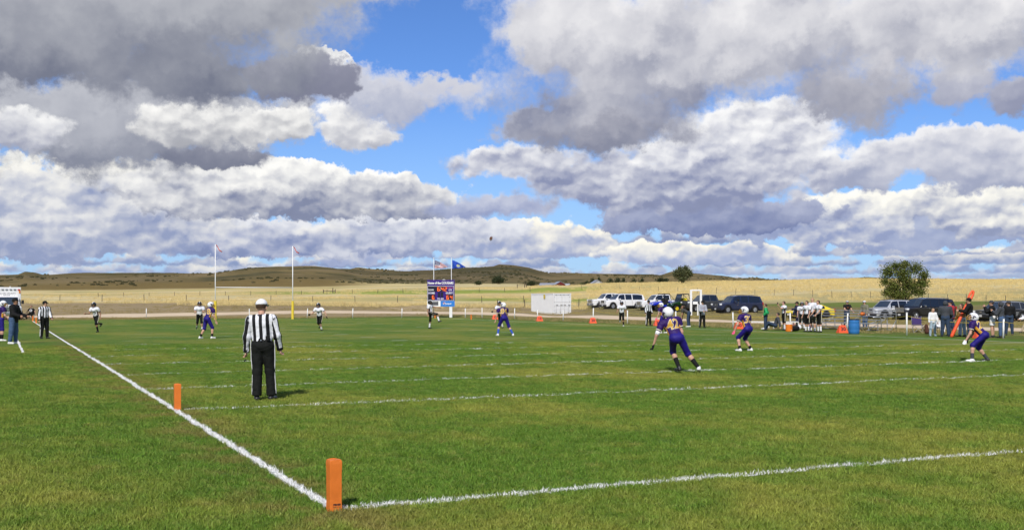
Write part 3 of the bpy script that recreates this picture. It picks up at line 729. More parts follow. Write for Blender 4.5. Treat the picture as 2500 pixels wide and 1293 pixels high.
HELW = mat('white_helmet_shell', (.80, .80, .80), .18, coat=.6, var=.03); HELB = mat('black_helmet_shell', (.012, .012, .013), .15, coat=.7); GOLD = mat('gold_print', (.62, .36, .055), .7, var=.06); CREAM = mat('cream_print', (.74, .68, .52), .7, var=.04)
GOLDBAR = mat('gold_facemask', (.55, .30, .03), .35, spec=.5); DARKBAR = mat('black_facemask', (.015, .015, .015), .35); PINK = mat('pink_glove', (.72, .10, .22), .6); BSOCK = mat('blue_sock', (.03, .09, .42), .8)
EYE = mat('eye', (.02, .015, .012), .2); LIP = mat('lips', (.30, .10, .08), .5); INK = mat('black_print', (.02, .02, .03), .7); ORANGEP = mat('orange_print', (.62, .16, .03), .7); REDP = mat('red_print', (.5, .03, .04), .7)

def striped(name, a, b, freq, attr='band', phase=0.):
    if name in MATS: return MATS[name]
    m = bpy.data.materials.new(name); m.use_nodes = True; g = NT(m.node_tree); p = g.n['Principled BSDF']
    t = g.new('ShaderNodeAttribute'); t.attribute_name = attr; tc = g.new('ShaderNodeTexCoord').outputs['Object']
    k = g.m('SINE', g.m('MULTIPLY_ADD', t.outputs['Fac'], freq, phase))
    c = g.mix(g.mr(k, -.12, .12), a, b); n = g.noise(tc, 5., 4., .6)
    g.l.new(g.mix(1., c, g.mix(n, (.82, .82, .84), (1.1, 1.1, 1.1)), 'MULTIPLY'), p.inputs['Base Color']); p.inputs['Roughness'].default_value = .75; p.inputs['Specular IOR Level'].default_value = .2
    bn = g.new('ShaderNodeBump'); bn.inputs['Strength'].default_value = .45; bn.inputs['Distance'].default_value = .02
    g.l.new(g.noise(tc, 9., 3., .5), bn.inputs['Height']); g.l.new(bn.outputs[0], p.inputs['Normal'])
    MATS[name] = m; return m
STRIPES = striped('referee_stripes', (.75, .76, .79), (.012, .012, .014), 2 * math.pi / .115)
def panelled(name, main, side):
    """jersey cloth with a coloured panel down each flank"""
    if name in MATS: return MATS[name]
    m = bpy.data.materials.new(name); m.use_nodes = True; g = NT(m.node_tree); p = g.n['Principled BSDF']
    t = g.new('ShaderNodeAttribute'); t.attribute_name = 'flank'; tc = g.new('ShaderNodeTexCoord').outputs['Object']
    c = g.mix(g.mr(t.outputs['Fac'], .48, .52), main, side); n = g.noise(tc, 5., 4., .6)
    g.l.new(g.mix(1., c, g.mix(n, (.72, .72, .75), (1.2, 1.2, 1.2)), 'MULTIPLY'), p.inputs['Base Color']); p.inputs['Roughness'].default_value = .6; p.inputs['Specular IOR Level'].default_value = .25
    bn = g.new('ShaderNodeBump'); bn.inputs['Strength'].default_value = .4; bn.inputs['Distance'].default_value = .02
    g.l.new(g.noise(tc, 10., 3., .5), bn.inputs['Height']); g.l.new(bn.outputs[0], p.inputs['Normal'])
    MATS[name] = m; return m
J_PURPLE = panelled('purple_jersey_gold_sides', (.030, .009, .105), (.60, .30, .03)); J_WHITE = panelled('white_jersey_maroon_sides', (.76, .76, .80), (.085, .008, .022))

def rx(a): return np.array([[1, 0, 0], [0, math.cos(a), -math.sin(a)], [0, math.sin(a), math.cos(a)]])
def ry(a): return np.array([[math.cos(a), 0, math.sin(a)], [0, 1, 0], [-math.sin(a), 0, math.cos(a)]])
def rz_(a): return np.array([[math.cos(a), -math.sin(a), 0], [math.sin(a), math.cos(a), 0], [0, 0, 1]])
D2R = math.pi / 180

def person(label, px, py, face, H=1.8, kit='casual', lean=2., side=0., twist=0., arms=((5, 8, 12), (5, 8, 12)), legs=((2, 4, 3), (-2, 4, 3)), toes=(8, 8),
           head=(0, 0), hips=None, build=1.0, skin=SKIN, top=BLACK, bottom=DJEANS, shoes=LEATHER, hair=HAIRB, hat=None, hood=None, helmet=None, mask=None, number=None, sleeves='long',
           legwear='long', socks=None, gloves=None, group=None, long_hair=False, lift=0., armband=None, num_side='back', chest=None, flank=None, stripe_leg=None, loc=None, hand_in=0., foot_pitch=(0, 0), flared=False):
    """px,py: where the figure meets the ground; face: 0 looks away from the camera, 90 to the right, 180 at it. arms/legs: (swing forward, out, bend) for left, right"""
    p0 = Vector(loc) if loc is not None else gp(px, py)
    root = thing('person', label, 'person', p0, -(YAW + face * D2R), group)
    dep = depth_of(p0); vox = min(max(dep * .00042, .0115), .026)
    s = H / 1.8; pads = kit == 'player'
    T = rz_(-twist * D2R) @ ry(side * D2R) @ rx(-lean * D2R)          # torso frame: x right, y front, z up
    hw = .088 * s; up_leg, lo_leg, ank = .445 * s, .43 * s, .075 * s
    # legs
    J = {}
    def ankle_z(i, k_):
        sw, ab, kn = legs[i]; a = sw * k_ * D2R; o = ab * D2R; return -(math.cos(o) * (math.cos(a) * up_leg + math.cos(a - kn * k_ * D2R) * lo_leg))
    legs = [tuple(q_) for q_ in legs]
    if hips is None and all(q_ > -26 for q_ in foot_pitch) and max(q_[0] for q_ in legs) < 75:     # both feet stand on the ground
        z_ = [ankle_z(i, 1.) for i in (0, 1)]; hi_ = 0 if z_[0] > z_[1] else 1
        if z_[hi_] - z_[1 - hi_] > .004:
            best = min((abs(ankle_z(hi_, k_) - z_[1 - hi_]), k_) for k_ in np.linspace(0, 1, 101))[1]; l_ = legs[hi_]; legs[hi_] = (l_[0] * best, l_[1], l_[2] * best)
            if abs(ankle_z(hi_, 1.) - z_[1 - hi_]) > .01:      # cannot reach: bend the other one a little more
                lo_i = 1 - hi_; best = min((abs(ankle_z(lo_i, k_) - ankle_z(hi_, 1.)), k_) for k_ in np.linspace(1, 3, 201))[1]; l_ = legs[lo_i]; legs[lo_i] = (l_[0] * best, l_[1], l_[2] * best)
    for i, (sw, ab, kn) in enumerate(legs):
        sg = -1 if i == 0 else 1
        hip = np.array([sg * hw, 0, 0]); a = sw * D2R; o = ab * D2R * sg
        d1 = np.array([math.sin(o), math.cos(o) * math.sin(a), -math.cos(o) * math.cos(a)]); a2 = a - kn * D2R
        d2 = np.array([math.sin(o), math.cos(o) * math.sin(a2), -math.cos(o) * math.cos(a2)])
        kneep = hip + d1 * up_leg; ankp = kneep + d2 * lo_leg
        tz = -sg * -toes[i] * D2R; fp = foot_pitch[i] * D2R
        fd = np.array([math.sin(sg * toes[i] * D2R) * math.cos(fp), math.cos(toes[i] * D2R) * math.cos(fp), math.sin(fp)])
        J[i] = (hip, kneep, ankp, fd)
    low = min(min(J[i][2][2] - ank, (J[i][2] + J[i][3] * .19 * s)[2] - ank * .85) for i in (0, 1)) if hips is None else -hips
    mid = (J[0][2] + J[1][2]) / 2 if hips is None else np.zeros(3)
    O = np.array([-mid[0], -mid[1], -low + lift])
    for i in (0, 1): J[i] = tuple(q + O for q in J[i][:3]) + (J[i][3],)
    pel = O; tp = lambda x, y, z: pel + T @ (np.array([x, y, z]) * s)
    neck = tp(0, .0, .52); sh = [tp(-.185 * build - (.03 if pads else 0), .0, .455), tp(.185 * build + (.03 if pads else 0), .0, .455)]
    HD = T @ rz_(-head[0] * D2R) @ rx(-head[1] * D2R + lean * .75 * D2R)
    hc = neck + HD @ np.array([0, .025, .145]) * s
    hp = lambda x, y, z: hc + HD @ (np.array([x, y, z]) * s)
    A = {}
    for i, arm in enumerate(arms):
        sg = -1 if i == 0 else 1; sw, ab, el = arm[:3]; inn = arm[3] if len(arm) > 3 else 0
        a = sw * D2R; o = ab * D2R * sg
        d1 = np.array([math.sin(o), math.cos(o) * math.sin(a), -math.cos(o) * math.cos(a)])
        a2 = a + el * D2R; o2 = (ab * .5 - inn) * D2R * sg
        d2 = np.array([math.sin(o2), math.cos(o2) * math.sin(a2), -math.cos(o2) * math.cos(a2)])
        tw = rz_(-twist * D2R); d1 = tw @ d1; d2 = tw @ d2
        e = sh[i] + d1 * .30 * s; w = e + d2 * .255 * s
        A[i] = (sh[i], e, w, d1, d2)
    X, Yf, Zt = T[:, 0], T[:, 1], T[:, 2]; b = build; r = s
    torso = lambda g_, z0=.02, f0=False: [(tp(0, 0, z0), tp(0, .01, .16), .150 * r * b + g_, .138 * r * b + g_, {'n': Yf, 's': .72, 'flat0': f0}), (tp(0, .01, .16), tp(0, .0, .36), .140 * r * b + g_, .165 * r * b + g_, {'n': Yf, 's': .70}),
                        (tp(-.10 * b, 0, .425), tp(.10 * b, 0, .425), .098 * r + g_, .098 * r + g_, {'n': Yf, 's': .9})]
    def arm_pr(i, g_, t1=1., t2=1., flat=True):
        S, E, W, _, _ = A[i]; out = [(S, S + (E - S) * t1, .062 * r * b + g_, (.062 + (.046 - .062) * t1) * r * b + g_, {'flat': flat and t2 <= 0})]
        if t2 > 0: out.append((E, E + (W - E) * t2, .046 * r * b + g_, (.046 + (.033 - .046) * t2) * r * b + g_, {'flat': flat}))
        return out
    def leg_pr(i, g_, t2=1., g2=None, wide=0.):
        hp_, kn_, an_, _ = J[i]; g2 = g_ if g2 is None else g2
        if t2 <= 0: return [(hp_, hp_ + (kn_ - hp_) * (1 + t2), .092 * r * b + g_, .074 * r * b + g_ * 1.5, {'flat': True})]
        return [(hp_, kn_, .092 * r * b + g_, .062 * r * b + g_), (kn_, kn_ + (an_ - kn_) * t2, .061 * r * b + g_, (.061 + (.042 - .061) * t2) * r * b + g2 + wide, {'flat': True})]
    # --- body: one continuous skin
    pr = torso(-.012) + [(neck - Zt * .05 * s, hc - HD[:, 2] * .05 * s, .060 * r, .056 * r)]
    pr += [(hp(0, -.012, .035), hp(0, .018, .03), .082 * r, .082 * r, {'k': .02}), (hp(0, .03, -.04), hp(0, .055, -.075), .062 * r, .036 * r), (hp(0, .095, .0), hp(0, .108, -.025), .010 * r, .016 * r, {'k': .015})]
    pr += [(hp(q * .084, -.005, .015), hp(q * .088, -.012, -.03), .016 * r, .012 * r, {'k': .01}) for q in (-1, 1)]
    for i in (0, 1):
        pr += arm_pr(i, -.008, flat=False)
        hp_, kn_, an_, fd = J[i]; mid_c = kn_ + (an_ - kn_) * .3
        pr += [(hp_, kn_, .080 * r * b, .052 * r * b), (kn_, mid_c, .052 * r * b, .056 * r * b), (mid_c, an_, .056 * r * b, .036 * r)]
    V, F = surface_net(pr, vox * 1.05, .035)
    hv = []; hf = []; off = len(V)
    def hand(i, gg, vx):
        S, E, W, d1, d2 = A[i]; s = H / 1.8 * .92; sg = -1 if i == 0 else 1
        f = d2 / np.linalg.norm(d2); lat = np.cross(f, np.array([sg * 1., 0, 0.])); lat = lat / (np.linalg.norm(lat) + 1e-6) * sg   # thumb side
        pn = np.cross(f, lat) * sg; w = W + f * .004 * s
        q = [(W - f * .02 * s, w + f * .035 * s, .030 * r + gg, .038 * r + gg, {'n': pn, 's': .55}), (w + f * .03 * s, w + f * .075 * s, .040 * r + gg, .040 * r + gg, {'n': pn, 's': .5})]
        for k_, (lt, ln) in enumerate(((.030, .062), (.010, .070), (-.011, .066), (-.030, .052))):
            b0 = w + (f * .078 + lat * lt) * s; b1 = b0 + (f * ln * .46 - pn * ln * .26) * s; b2 = b1 + (f * ln * .14 - pn * ln * .50) * s
            q += [(b0, b1, .0100 * r + gg, .0092 * r + gg, {'k': .006}), (b1, b2, .0092 * r + gg, .0078 * r + gg, {'k': .004})]
        t0 = w + (f * .022 + lat * .03) * s; t1 = t0 + (f * .032 + lat * .026 - pn * .01) * s; t2 = t1 + (f * .032 + lat * .006 - pn * .012) * s
        q += [(t0, t1, .0135 * r + gg, .0110 * r + gg, {'k': .012}), (t1, t2, .0110 * r + gg, .0085 * r + gg, {'k': .004})]
        return surface_net(q, vx, .012)
    s = H / 1.8
    hvx = .0062 if dep < 40 else .0095
    hands = [hand(i, 0., hvx) for i in (0, 1)] if gloves is None else []
    for v_, f_ in hands: F = np.concatenate([F, f_ + len(V)]); V = np.concatenate([V, v_])
    np_mesh('body', V, F, skin, root)
    if gloves is not None:
        for i in (0, 1): v_, f_ = hand(i, .003, hvx); np_mesh('glove', v_, f_, gloves[i] if isinstance(gloves, tuple) else gloves, root)
    # --- trousers
    wide = .022 if flared else 0.
    gb = .006 if legwear == 'knee' else .014
    if legwear in ('long', 'knee', 'short'):
        q = [(tp(0, 0, .015), tp(0, .005, .13), .152 * r * b + gb, .142 * r * b + gb, {'n': Yf, 's': .74}), (tp(-.05, -.03, -.01), tp(.05, -.03, -.01), .095 * r * b + gb, .095 * r * b + gb)]
        for i in (0, 1): q += leg_pr(i, gb + .004, {'long': .97, 'knee': .14, 'short': -.12}[legwear], wide=wide)
        V, F = surface_net(q, vox, .04)
        if dep < 75: V = folds(V, F, .012 if legwear == 'long' else .006, int(px) % 97)
        tr = np_mesh('trousers', V, F, bottom, root)
        if stripe_leg is not None:
            for i in (0, 1):
                sg = -1 if i == 0 else 1; hp_, kn_, an_, _ = J[i]; mb = MB(); out = np.array([sg, .0, 0.]); pts = [hp_ + np.array([0, 0, .10 * s]), hp_ * .5 + kn_ * .5, kn_] + ([an_ * .9 + kn_ * .1] if legwear == 'long' else [])
                rad = [.150 * b * r * .95 + gb, .088 * r * b + gb, .064 * r * b + gb, .044 * r * b + gb + wide]; rad[0] = .085 * r + gb + .016
                vs = []
                for pnt, rr in zip(pts, rad):
                    for yy in (-1, 1): vs.append(pnt + out * (rr * .97) + np.array([0, yy * (.022 if kit == 'ref' else .014) * s, 0]))
                for pnt, rr in zip(pts, rad):
                    for yy in (-1, 1): vs.append(pnt + out * (rr + .006) + np.array([0, yy * (.022 if kit == 'ref' else .014) * s, 0]))
                m_ = len(pts) * 2
                fs = [(k * 2, k * 2 + 1, k * 2 + 3, k * 2 + 2) for k in range(len(pts) - 1)] + [(m_ + k * 2, m_ + k * 2 + 1, m_ + k * 2 + 3, m_ + k * 2 + 2) for k in range(len(pts) - 1)]
                fs += [(k * 2 + j, k * 2 + 2 + j, m_ + k * 2 + 2 + j, m_ + k * 2 + j) for k in range(len(pts) - 1) for j in (0, 1)]
                mb.add(vs, fs); mb.build('side_stripe', stripe_leg, tr, smooth=True)
    # --- socks and shoes
    for i in (0, 1):
        hp_, kn_, an_, fd = J[i]
        if socks is not None:
            m_, t0 = socks if isinstance(socks, tuple) else (socks, .45)
            V, F = surface_net([(kn_ + (an_ - kn_) * t0, an_, (.058 - .012 * t0) * r * b + .004, .042 * r + .004)], vox * .8, .02); np_mesh('sock', V, F, m_, root)
        dn = np.cross(np.cross(fd, np.array([0, 0, 1.])), fd); dn = dn / np.linalg.norm(dn)
        c0 = an_ - dn * .035 * s - fd * .035 * s; c1 = an_ - dn * .040 * s + fd * .145 * s
        mt = shoes[i] if isinstance(shoes, tuple) else shoes
        V, F = surface_net([(c0, c1, .044 * r, .036 * r, {'n': dn, 's': .9}), (an_ + dn * .01, c0 + fd * .03 * s, .046 * r, .046 * r)], vox * .75, .03, cuts=[(an_ - dn * .074 * s, -dn)])
        so_ = np_mesh('shoe', V, F, mt, root)
        if dep < 60:
            V, F = surface_net([(c0 - dn * .030 * s, c1 - dn * .024 * s, .047 * r, .040 * r, {'n': dn, 's': .26})], vox * .6, .01); np_mesh('sole', V, F, SOLE if mt is not LEATHER else LEATHER, so_)
    # --- top
    g_ = .010 if kit in ('player',) else .020
    q = torso(g_, .045 if kit != 'jacket' else .0, True)
    if pads: q += [(tp(-.165, .0, .46), tp(.165, .0, .46), .088 * r, .088 * r, {'n': Yf, 's': 1.25}), (tp(0, -.03, .40), tp(0, .03, .40), .15 * r, .15 * r), (sh[0] + A[0][3] * .02, sh[0] + A[0][3] * .10 * s, .085 * r, .078 * r), (sh[1] + A[1][3] * .02, sh[1] + A[1][3] * .10 * s, .085 * r, .078 * r)]
    if kit == 'jacket': q += [(tp(0, 0, -.10), tp(0, .01, .10), .158 * r * b + .012, .150 * r * b + .012, {'n': Yf, 's': .80, 'flat0': True})]
    for i in (0, 1):
        q += arm_pr(i, g_ * .7 + (.012 if kit == 'jacket' else .004), *{'long': (1., 1.04), 'short': (.62, 0.)}[sleeves])
    V, F = surface_net(q, vox, .04)
    if dep < 75: V = folds(V, F, .014 if kit != 'player' else .010, int(px) % 89 + 5)
    shirt = np_mesh('jacket' if kit == 'jacket' else ('jersey' if pads else 'shirt'), V, F, top, root)
    if top is STRIPES:
        L = (V - pel) @ T; band = L[:, 0] / s + .0285
        for i in (0, 1):
            S, E, W, d1, d2 = A[i]; best = None
            for a_, b_ in ((S, E), (E, W)):
                ba = b_ - a_; t = np.clip(((V - a_) @ ba) / (ba @ ba), 0, 1); off_ = V - a_ - t[:, None] * ba; dd = np.linalg.norm(off_, axis=1)
                lat = np.cross(ba, np.array([1., 0, 0])); lat /= np.linalg.norm(lat); val = np.arctan2(off_ @ lat, off_ @ np.array([1., 0, 0])) * .055 + .03
                if best is None: best = [dd, val]
                else: w = dd < best[0]; best = [np.where(w, dd, best[0]), np.where(w, val, best[1])]
            msk = (best[0] < .085 * s) & (np.abs(L[:, 0]) > .185 * s * b); band = np.where(msk, best[1], band)
        at_ = shirt.data.attributes.new('band', 'FLOAT', 'POINT'); at_.data.foreach_set('value', band.astype(np.float32))
    if flank is not None or top in (J_PURPLE, J_WHITE):
        L = (V - pel) @ T / s; fl = (np.abs(L[:, 0]) > .115) & (np.abs(L[:, 0]) < .205) & (np.abs(L[:, 1] - .012) < .042) & (L[:, 2] < .36)
        at_ = shirt.data.attributes.new('flank', 'FLOAT', 'POINT'); at_.data.foreach_set('value', fl.astype(np.float32))
    def onto(v2, c, nx, nu, ny, lift_):
        """drape flat lettering onto the garment"""
        P = np.array([c + nx * a_ + nu * b_ + ny * .45 for a_, b_, *_ in v2]); d_ = np.zeros(len(P))
        for _ in range(24): d_ += np.clip(sdf(q, P - ny * d_[:, None], .04), -.05, .2) * .8
        return P - ny * (np.minimum(d_, .46) - lift_)[:, None]
    def print_on(name, txt, size, c, nx, nu, ny, m_, fat, lift_, parent, width=None):
        v2, f2 = text_mesh(txt, size, fat)
        if width:
            xs = [a_.x for a_ in v2]; k_ = width / (max(xs) - min(xs))
            for a_ in v2: a_.x *= k_
        bm = bmesh.new(); vv = [bm.verts.new(a_) for a_ in v2]
        for f_ in f2:
            try: bm.faces.new([vv[k_] for k_ in f_])
            except ValueError: pass
        for _ in range(2 if dep < 70 else 1):
            es = [e for e in bm.edges if e.calc_length() > .05]
            if es: bmesh.ops.subdivide_edges(bm, edges=es, cuts=1); bmesh.ops.triangulate(bm, faces=bm.faces)
        bm.verts.index_update(); v2 = [tuple(a_.co) for a_ in bm.verts]; f2 = [tuple(a_.index for a_ in f_.verts) for f_ in bm.faces]; bm.free()
        mb = MB(); mb.add(onto(v2, c, nx, nu, ny, lift_), f2); return mb.build(name, m_, parent)
    if number:
        txt, m1, m2, sz = number
        if num_side == 'back': c, nx, ny = tp(0, 0, .31), X, -Yf
        else: c, nx, ny = tp(0, 0, .27), -X, Yf
        if m2 is not None: print_on('number_outline', txt, sz * s, c, nx, Zt, ny, m2, .013, .006, shirt)
        print_on('number', txt, sz * s, c, nx, Zt, ny, m1, .002, .011, shirt)
        if num_side != 'back': print_on('team_name', '-----', .05 * s, tp(0, 0, .40), nx, Zt, ny, m1, .0, .011, shirt, width=.16 * s)
    if chest:
        txt, m1, sz, zz, sd = chest; c, nx, ny = (tp(0, 0, zz), -X, Yf) if sd == 'front' else (tp(0, 0, zz), X, -Yf)
        print_on('print', txt, sz, c, nx, Zt, ny, m1, .004, .010, shirt)
    if pads:      # cuff trim
        for i in (0, 1):
            S, E, W, d1, d2 = A[i]; mb = MB(); c_ = S + (E - S) * .52
            mb.tube([c_, c_ + d1 * .018 * s], (.0595 * r * b + .018), 14, caps=True); mb.build('sleeve_trim', CREAM if top is J_PURPLE else MAROON, shirt, smooth=False)
    if armband is not None:
        S, E, W, d1, d2 = A[armband[0]]; mb = MB(); c_ = S + (E - S) * .66; mb.tube([c_, S + (E - S) * .95], [.060 * r * b, .054 * r * b], 14); mb.build('armband', armband[1], root, smooth=True)
    if kit == 'ref':
        for i in (0, 1): S, E, W, d1, d2 = A[i]; mb = MB(); mb.tube([W - d2 * .035 * s, W + d2 * .016 * s], .0345 * r * b + .021, 14); mb.build('cuff', BLACK, shirt)
    # --- head
    R3 = Matrix([list(q_) for q_ in HD]); hcV = Vector(hc)
    if helmet is not None:
        mb = MB(); mb.sphere(hcV + R3 @ Vector((0, -.012, .028)) * s, (.128 * s, .152 * s, .140 * s), 20, 14, R3,
                             keep=lambda d: not (d.y > .35 and d.z < .30 and abs(d.x) < .85) and d.z > -.86 and not (d.z < -.55 and d.y > -.15 and abs(d.x) < .6))
        he = mb.build('helmet', helmet, root, smooth=True)
        md = he.modifiers.new('shell', 'SOLIDIFY'); md.thickness = .012
        mk = MB()
        for zz, ww, yy in ((.015, .118, .155), (-.045, .110, .175), (-.095, .085, .165)):
            mk.tube([hp(math.sin(a_) * ww, .03 + math.cos(a_) * (yy - .03), zz) for a_ in np.linspace(-1.45, 1.45, 9)], .0075 * s, 5)
        for xx in (-.045, .045): mk.tube([hp(xx, .145, .03), hp(xx, .165, -.045), hp(xx * .9, .150, -.10)], .0075 * s, 5)
        mk.build('facemask', mask or DARKBAR, he, smooth=True)
        for q_ in (-1, 1):
            mb = MB(); mb.tube([hp(q_ * .126, -.01, .0), hp(q_ * .134, -.01, .0)], .026 * s, 10); mb.build('ear_hole', DARKBAR, he)
        if helmet is HELW:
            for q_ in (-1, 1): mb = MB(); mb.tube([hp(q_ * .122, .045, .055), hp(q_ * .132, -.035, .045), hp(q_ * .118, -.09, .03)], [.006 * s, .018 * s, .004 * s], 6); mb.build('decal', PURPLE, he, smooth=True)
        else:
            mb = MB(); mb.tube([hp(0, .02 + .148 * math.sin(a_) - .03, .03 + .145 * math.cos(a_)) for a_ in np.linspace(-.9, 1.15, 9)], .016 * s, 6); mb.build('centre_stripe', WHITE, he, smooth=True)
    else:
        if hair is not None:
            mb = MB(); mb.sphere(hcV + R3 @ Vector((0, -.012, .035)) * s, (.094 * s, .112 * s, .104 * s), 16, 12, R3, keep=lambda d: d.z > .38 or (d.y < .25 and d.z > -.55))
            if long_hair: mb.sphere(hcV + R3 @ Vector((0, -.055, -.07)) * s, (.098 * s, .062 * s, .14 * s), 12, 10, R3)
            mb.build('hair', hair, root, smooth=True)
        for q_ in (-1, 1):
            mb = MB(); mb.sphere(hp(q_ * .033, .088, .012), .0115 * s, 8, 6); mb.build('eye', EYE, root, smooth=True)
        mb = MB(); mb.sphere(hp(0, .088, -.052), (.026 * s, .009 * s, .007 * s), 8, 6, R3); mb.build('mouth', LIP, root, smooth=True)
        if hat is not None:
            m_ = hat[0] if isinstance(hat, tuple) else hat; m2 = hat[1] if isinstance(hat, tuple) else hat
            mb = MB(); mb.sphere(hcV + R3 @ Vector((0, -.006, .045)) * s, (.104 * s, .118 * s, .108 * s), 18, 12, R3, keep=lambda d: d.z > -.02); cp = mb.build('cap', m_, root, smooth=True)
            cp.modifiers.new('shell', 'SOLIDIFY').thickness = .008
            mb = MB(); vs = []
            for zz in (.050, .058):
                for a_ in np.linspace(-1.15, 1.15, 9): vs.append(hp(math.sin(a_) * .096, .075 + math.cos(a_) * .03, zz)); vs.append(hp(math.sin(a_) * .085, .085 + math.cos(a_) * .105, zz - .022))
            fs = []
            for k_ in range(8): fs += [(2 * k_, 2 * k_ + 1, 2 * k_ + 3, 2 * k_ + 2), (18 + 2 * k_, 18 + 2 * k_ + 2, 18 + 2 * k_ + 3, 18 + 2 * k_ + 1), (2 * k_ + 1, 19 + 2 * k_, 21 + 2 * k_, 2 * k_ + 3)]
            mb.add(vs, fs); mb.build('brim', m2, cp)
        if hood == 'up':
            mb = MB(); mb.sphere(hcV + R3 @ Vector((0, -.02, .02)) * s, (.118 * s, .128 * s, .14 * s), 18, 12, R3, keep=lambda d: d.y < .55 or d.z > .75); hd = mb.build('hood', top, root, smooth=True); hd.modifiers.new('shell', 'SOLIDIFY').thickness = .02
        elif hood == 'down':
            V, F = surface_net([(tp(-.07, -.07, .48), tp(.07, -.07, .48), .05 * s, .05 * s), (tp(-.09, -.02, .49), tp(-.05, .05, .46), .035 * s, .028 * s), (tp(.09, -.02, .49), tp(.05, .05, .46), .035 * s, .028 * s)], vox, .04); np_mesh('hood', V, F, top, root)
    if kit in ('jacket', 'ref') or hood is None and not pads:
        V, F = surface_net([(tp(-.035, -.035, .49), tp(.035, -.035, .49), .052 * s, .052 * s), (tp(0, -.02, .47), tp(0, .01, .52), .07 * s, .066 * s)], vox, .03, cuts=[(tp(0, 0, .545), Zt)]); np_mesh('collar', V, F, INK if kit == 'ref' else top, root)
    root['_a'] = 0; del root['_a']
    return root, dict(A=A, J=J, tp=tp, hp=hp, s=s, T=T, pel=pel)

# ------------------------------------------------------------------ the cast
REF = dict(kit='ref', top=STRIPES, bottom=BLKP, sleeves='long', stripe_leg=WHITE, shoes=LEATHER)
def held(kind, parent_info, i): return parent_info['A'][i][2]

# officials
ref1, ri = person('referee in white cap and striped shirt seen from behind on the goal line', 645, 977, -4, 1.86, **{**REF, 'stripe_leg': WHITE}, hat=(WHITE, WHITE), lean=1, side=-3, build=1.03,
    arms=((4, 11, 12), (2, 15, 22)), legs=((-3, 0, 4), (4, 4, 7)), head=(14, 6), hair=HAIRB, flared=True, toes=(14, 20))
mb = MB(); mb.box(Vector(ri['tp'](.115, -.135, .135)), (.05, .035, .10)); mb.build('radio_pouch', BLACK, ref1, bevel=.008)
mb = MB(); mb.tube([Vector(ri['tp'](.0, -.155, .10)), Vector(ri['tp'](.0, -.166, .10))], .012, 8); mb.build('belt_snap', mat('steel', (.6, .6, .6), .3, 1.), ref1)
w = Vector(ri['A'][0][2]) + Vector(ri['A'][0][4]) * .16; mb = MB(); mb.tube([w, w + Vector((-.03, .02, -.035))], .012, 6); whistle = mb.build('whistle', DARKBAR, ref1)
person('striped official in black cap standing on the near sideline', 108, 826, 128, 1.80, **REF, hat=BLACK, lean=1, build=1.1, arms=((18, 6, 30, 12), (4, 14, 14)), legs=((0, 4, 3), (2, 5, 3)), head=(-30, 0), hair=HAIRD)
person('striped official in black cap standing in front of the blue buggy', 1583, 795, 140, 1.84, **REF, hat=BLACK, lean=0, build=1.12, arms=((-8, 16, 25), (-8, 16, 25)), legs=((0, 7, 2), (0, 7, 2)), head=(30, 0), hair=HAIRB)

# purple team
PK = dict(kit='player', top=J_PURPLE, bottom=ROYAL, sleeves='short', legwear='knee', helmet=HELW, mask=GOLDBAR)
def num(n, sz=.30): return (n, GOLD, CREAM, sz)
person('purple player numbered 42 in white helmet leaning into a run', 1682, 911, -12, 1.84, **PK, number=num('42', .32), lean=30, side=-13, arms=((-2, 26, 16), (-8, 14, 10)), legs=((40, -12, 66), (14, 30, 44)), toes=(10, 25),
    socks=(BLACK, .42), shoes=(LEATHER, WSHOE), gloves=BLACK, armband=(0, WHITE), head=(-10, -12), foot_pitch=(0, -22))
person('purple player numbered 32 in white helmet with pink gloves, knees bent', 1820, 857, -38, 1.80, **PK, number=num('32', .32), lean=20, arms=((6, 26, 16), (-4, 10, 18)), legs=((52, 8, 72), (40, 10, 70)), toes=(12, 10),
    socks=(BLACK, .78), shoes=WSHOE, gloves=PINK, head=(-30, -8))
person('purple player numbered 22 in white helmet crouching with white gloves', 2392, 882, -62, 1.74, **PK, number=num('22', .33), lean=44, arms=((12, 16, 18), (8, 12, 30)), legs=((60, 10, 58), (26, 14, 62)), toes=(10, 12),
    socks=(CHAR, .62), shoes=(WSHOE, LEATHER), gloves=(WHITE, BLACK), head=(-12, -34))
person('purple player numbered 18 in white helmet leaning forward by the goal post', 503, 826, 42, 1.84, **PK, number=num('18', .35), lean=24, arms=((-2, 12, 8), (6, 10, 12)), legs=((-6, 6, 22), (26, 8, 34)), socks=(BLACK, .72), shoes=WSHOE, head=(22, -10), gloves=None)
person('purple player numbered 84 in white helmet with blue socks', 1234, 819, -22, 1.86, **PK, number=num('84', .34), lean=26, arms=((4, 18, 10), (10, 8, 30)), legs=((28, 14, 44), (-2, 20, 30)), socks=(BSOCK, .32), shoes=WSHOE, head=(-36, -10))
person('purple player numbered 11 in white helmet half hidden by player 42', 1620, 813, -58, 1.72, **PK, number=num('11', .30), lean=12, arms=((6, 16, 20), (-6, 10, 12)), legs=((18, 5, 30), (2, 8, 20)), socks=(BLACK, .5), shoes=WSHOE, head=(-26, -6), gloves=PINK)
person('purple player in white helmet standing beside the coach in jeans', 3, 832, 60, 1.80, **PK, lean=6, arms=((14, 8, 30), (14, 10, 30)), legs=((0, 4, 4), (4, 4, 6)), socks=(BLACK, .55), shoes=WSHOE, head=(14, 0))
person('purple player in white helmet hidden behind his team mate near the ambulance', -22, 822, 70, 1.82, **PK, lean=4, legs=((0, 4, 4), (4, 4, 6)), socks=(BLACK, .5), shoes=WSHOE)

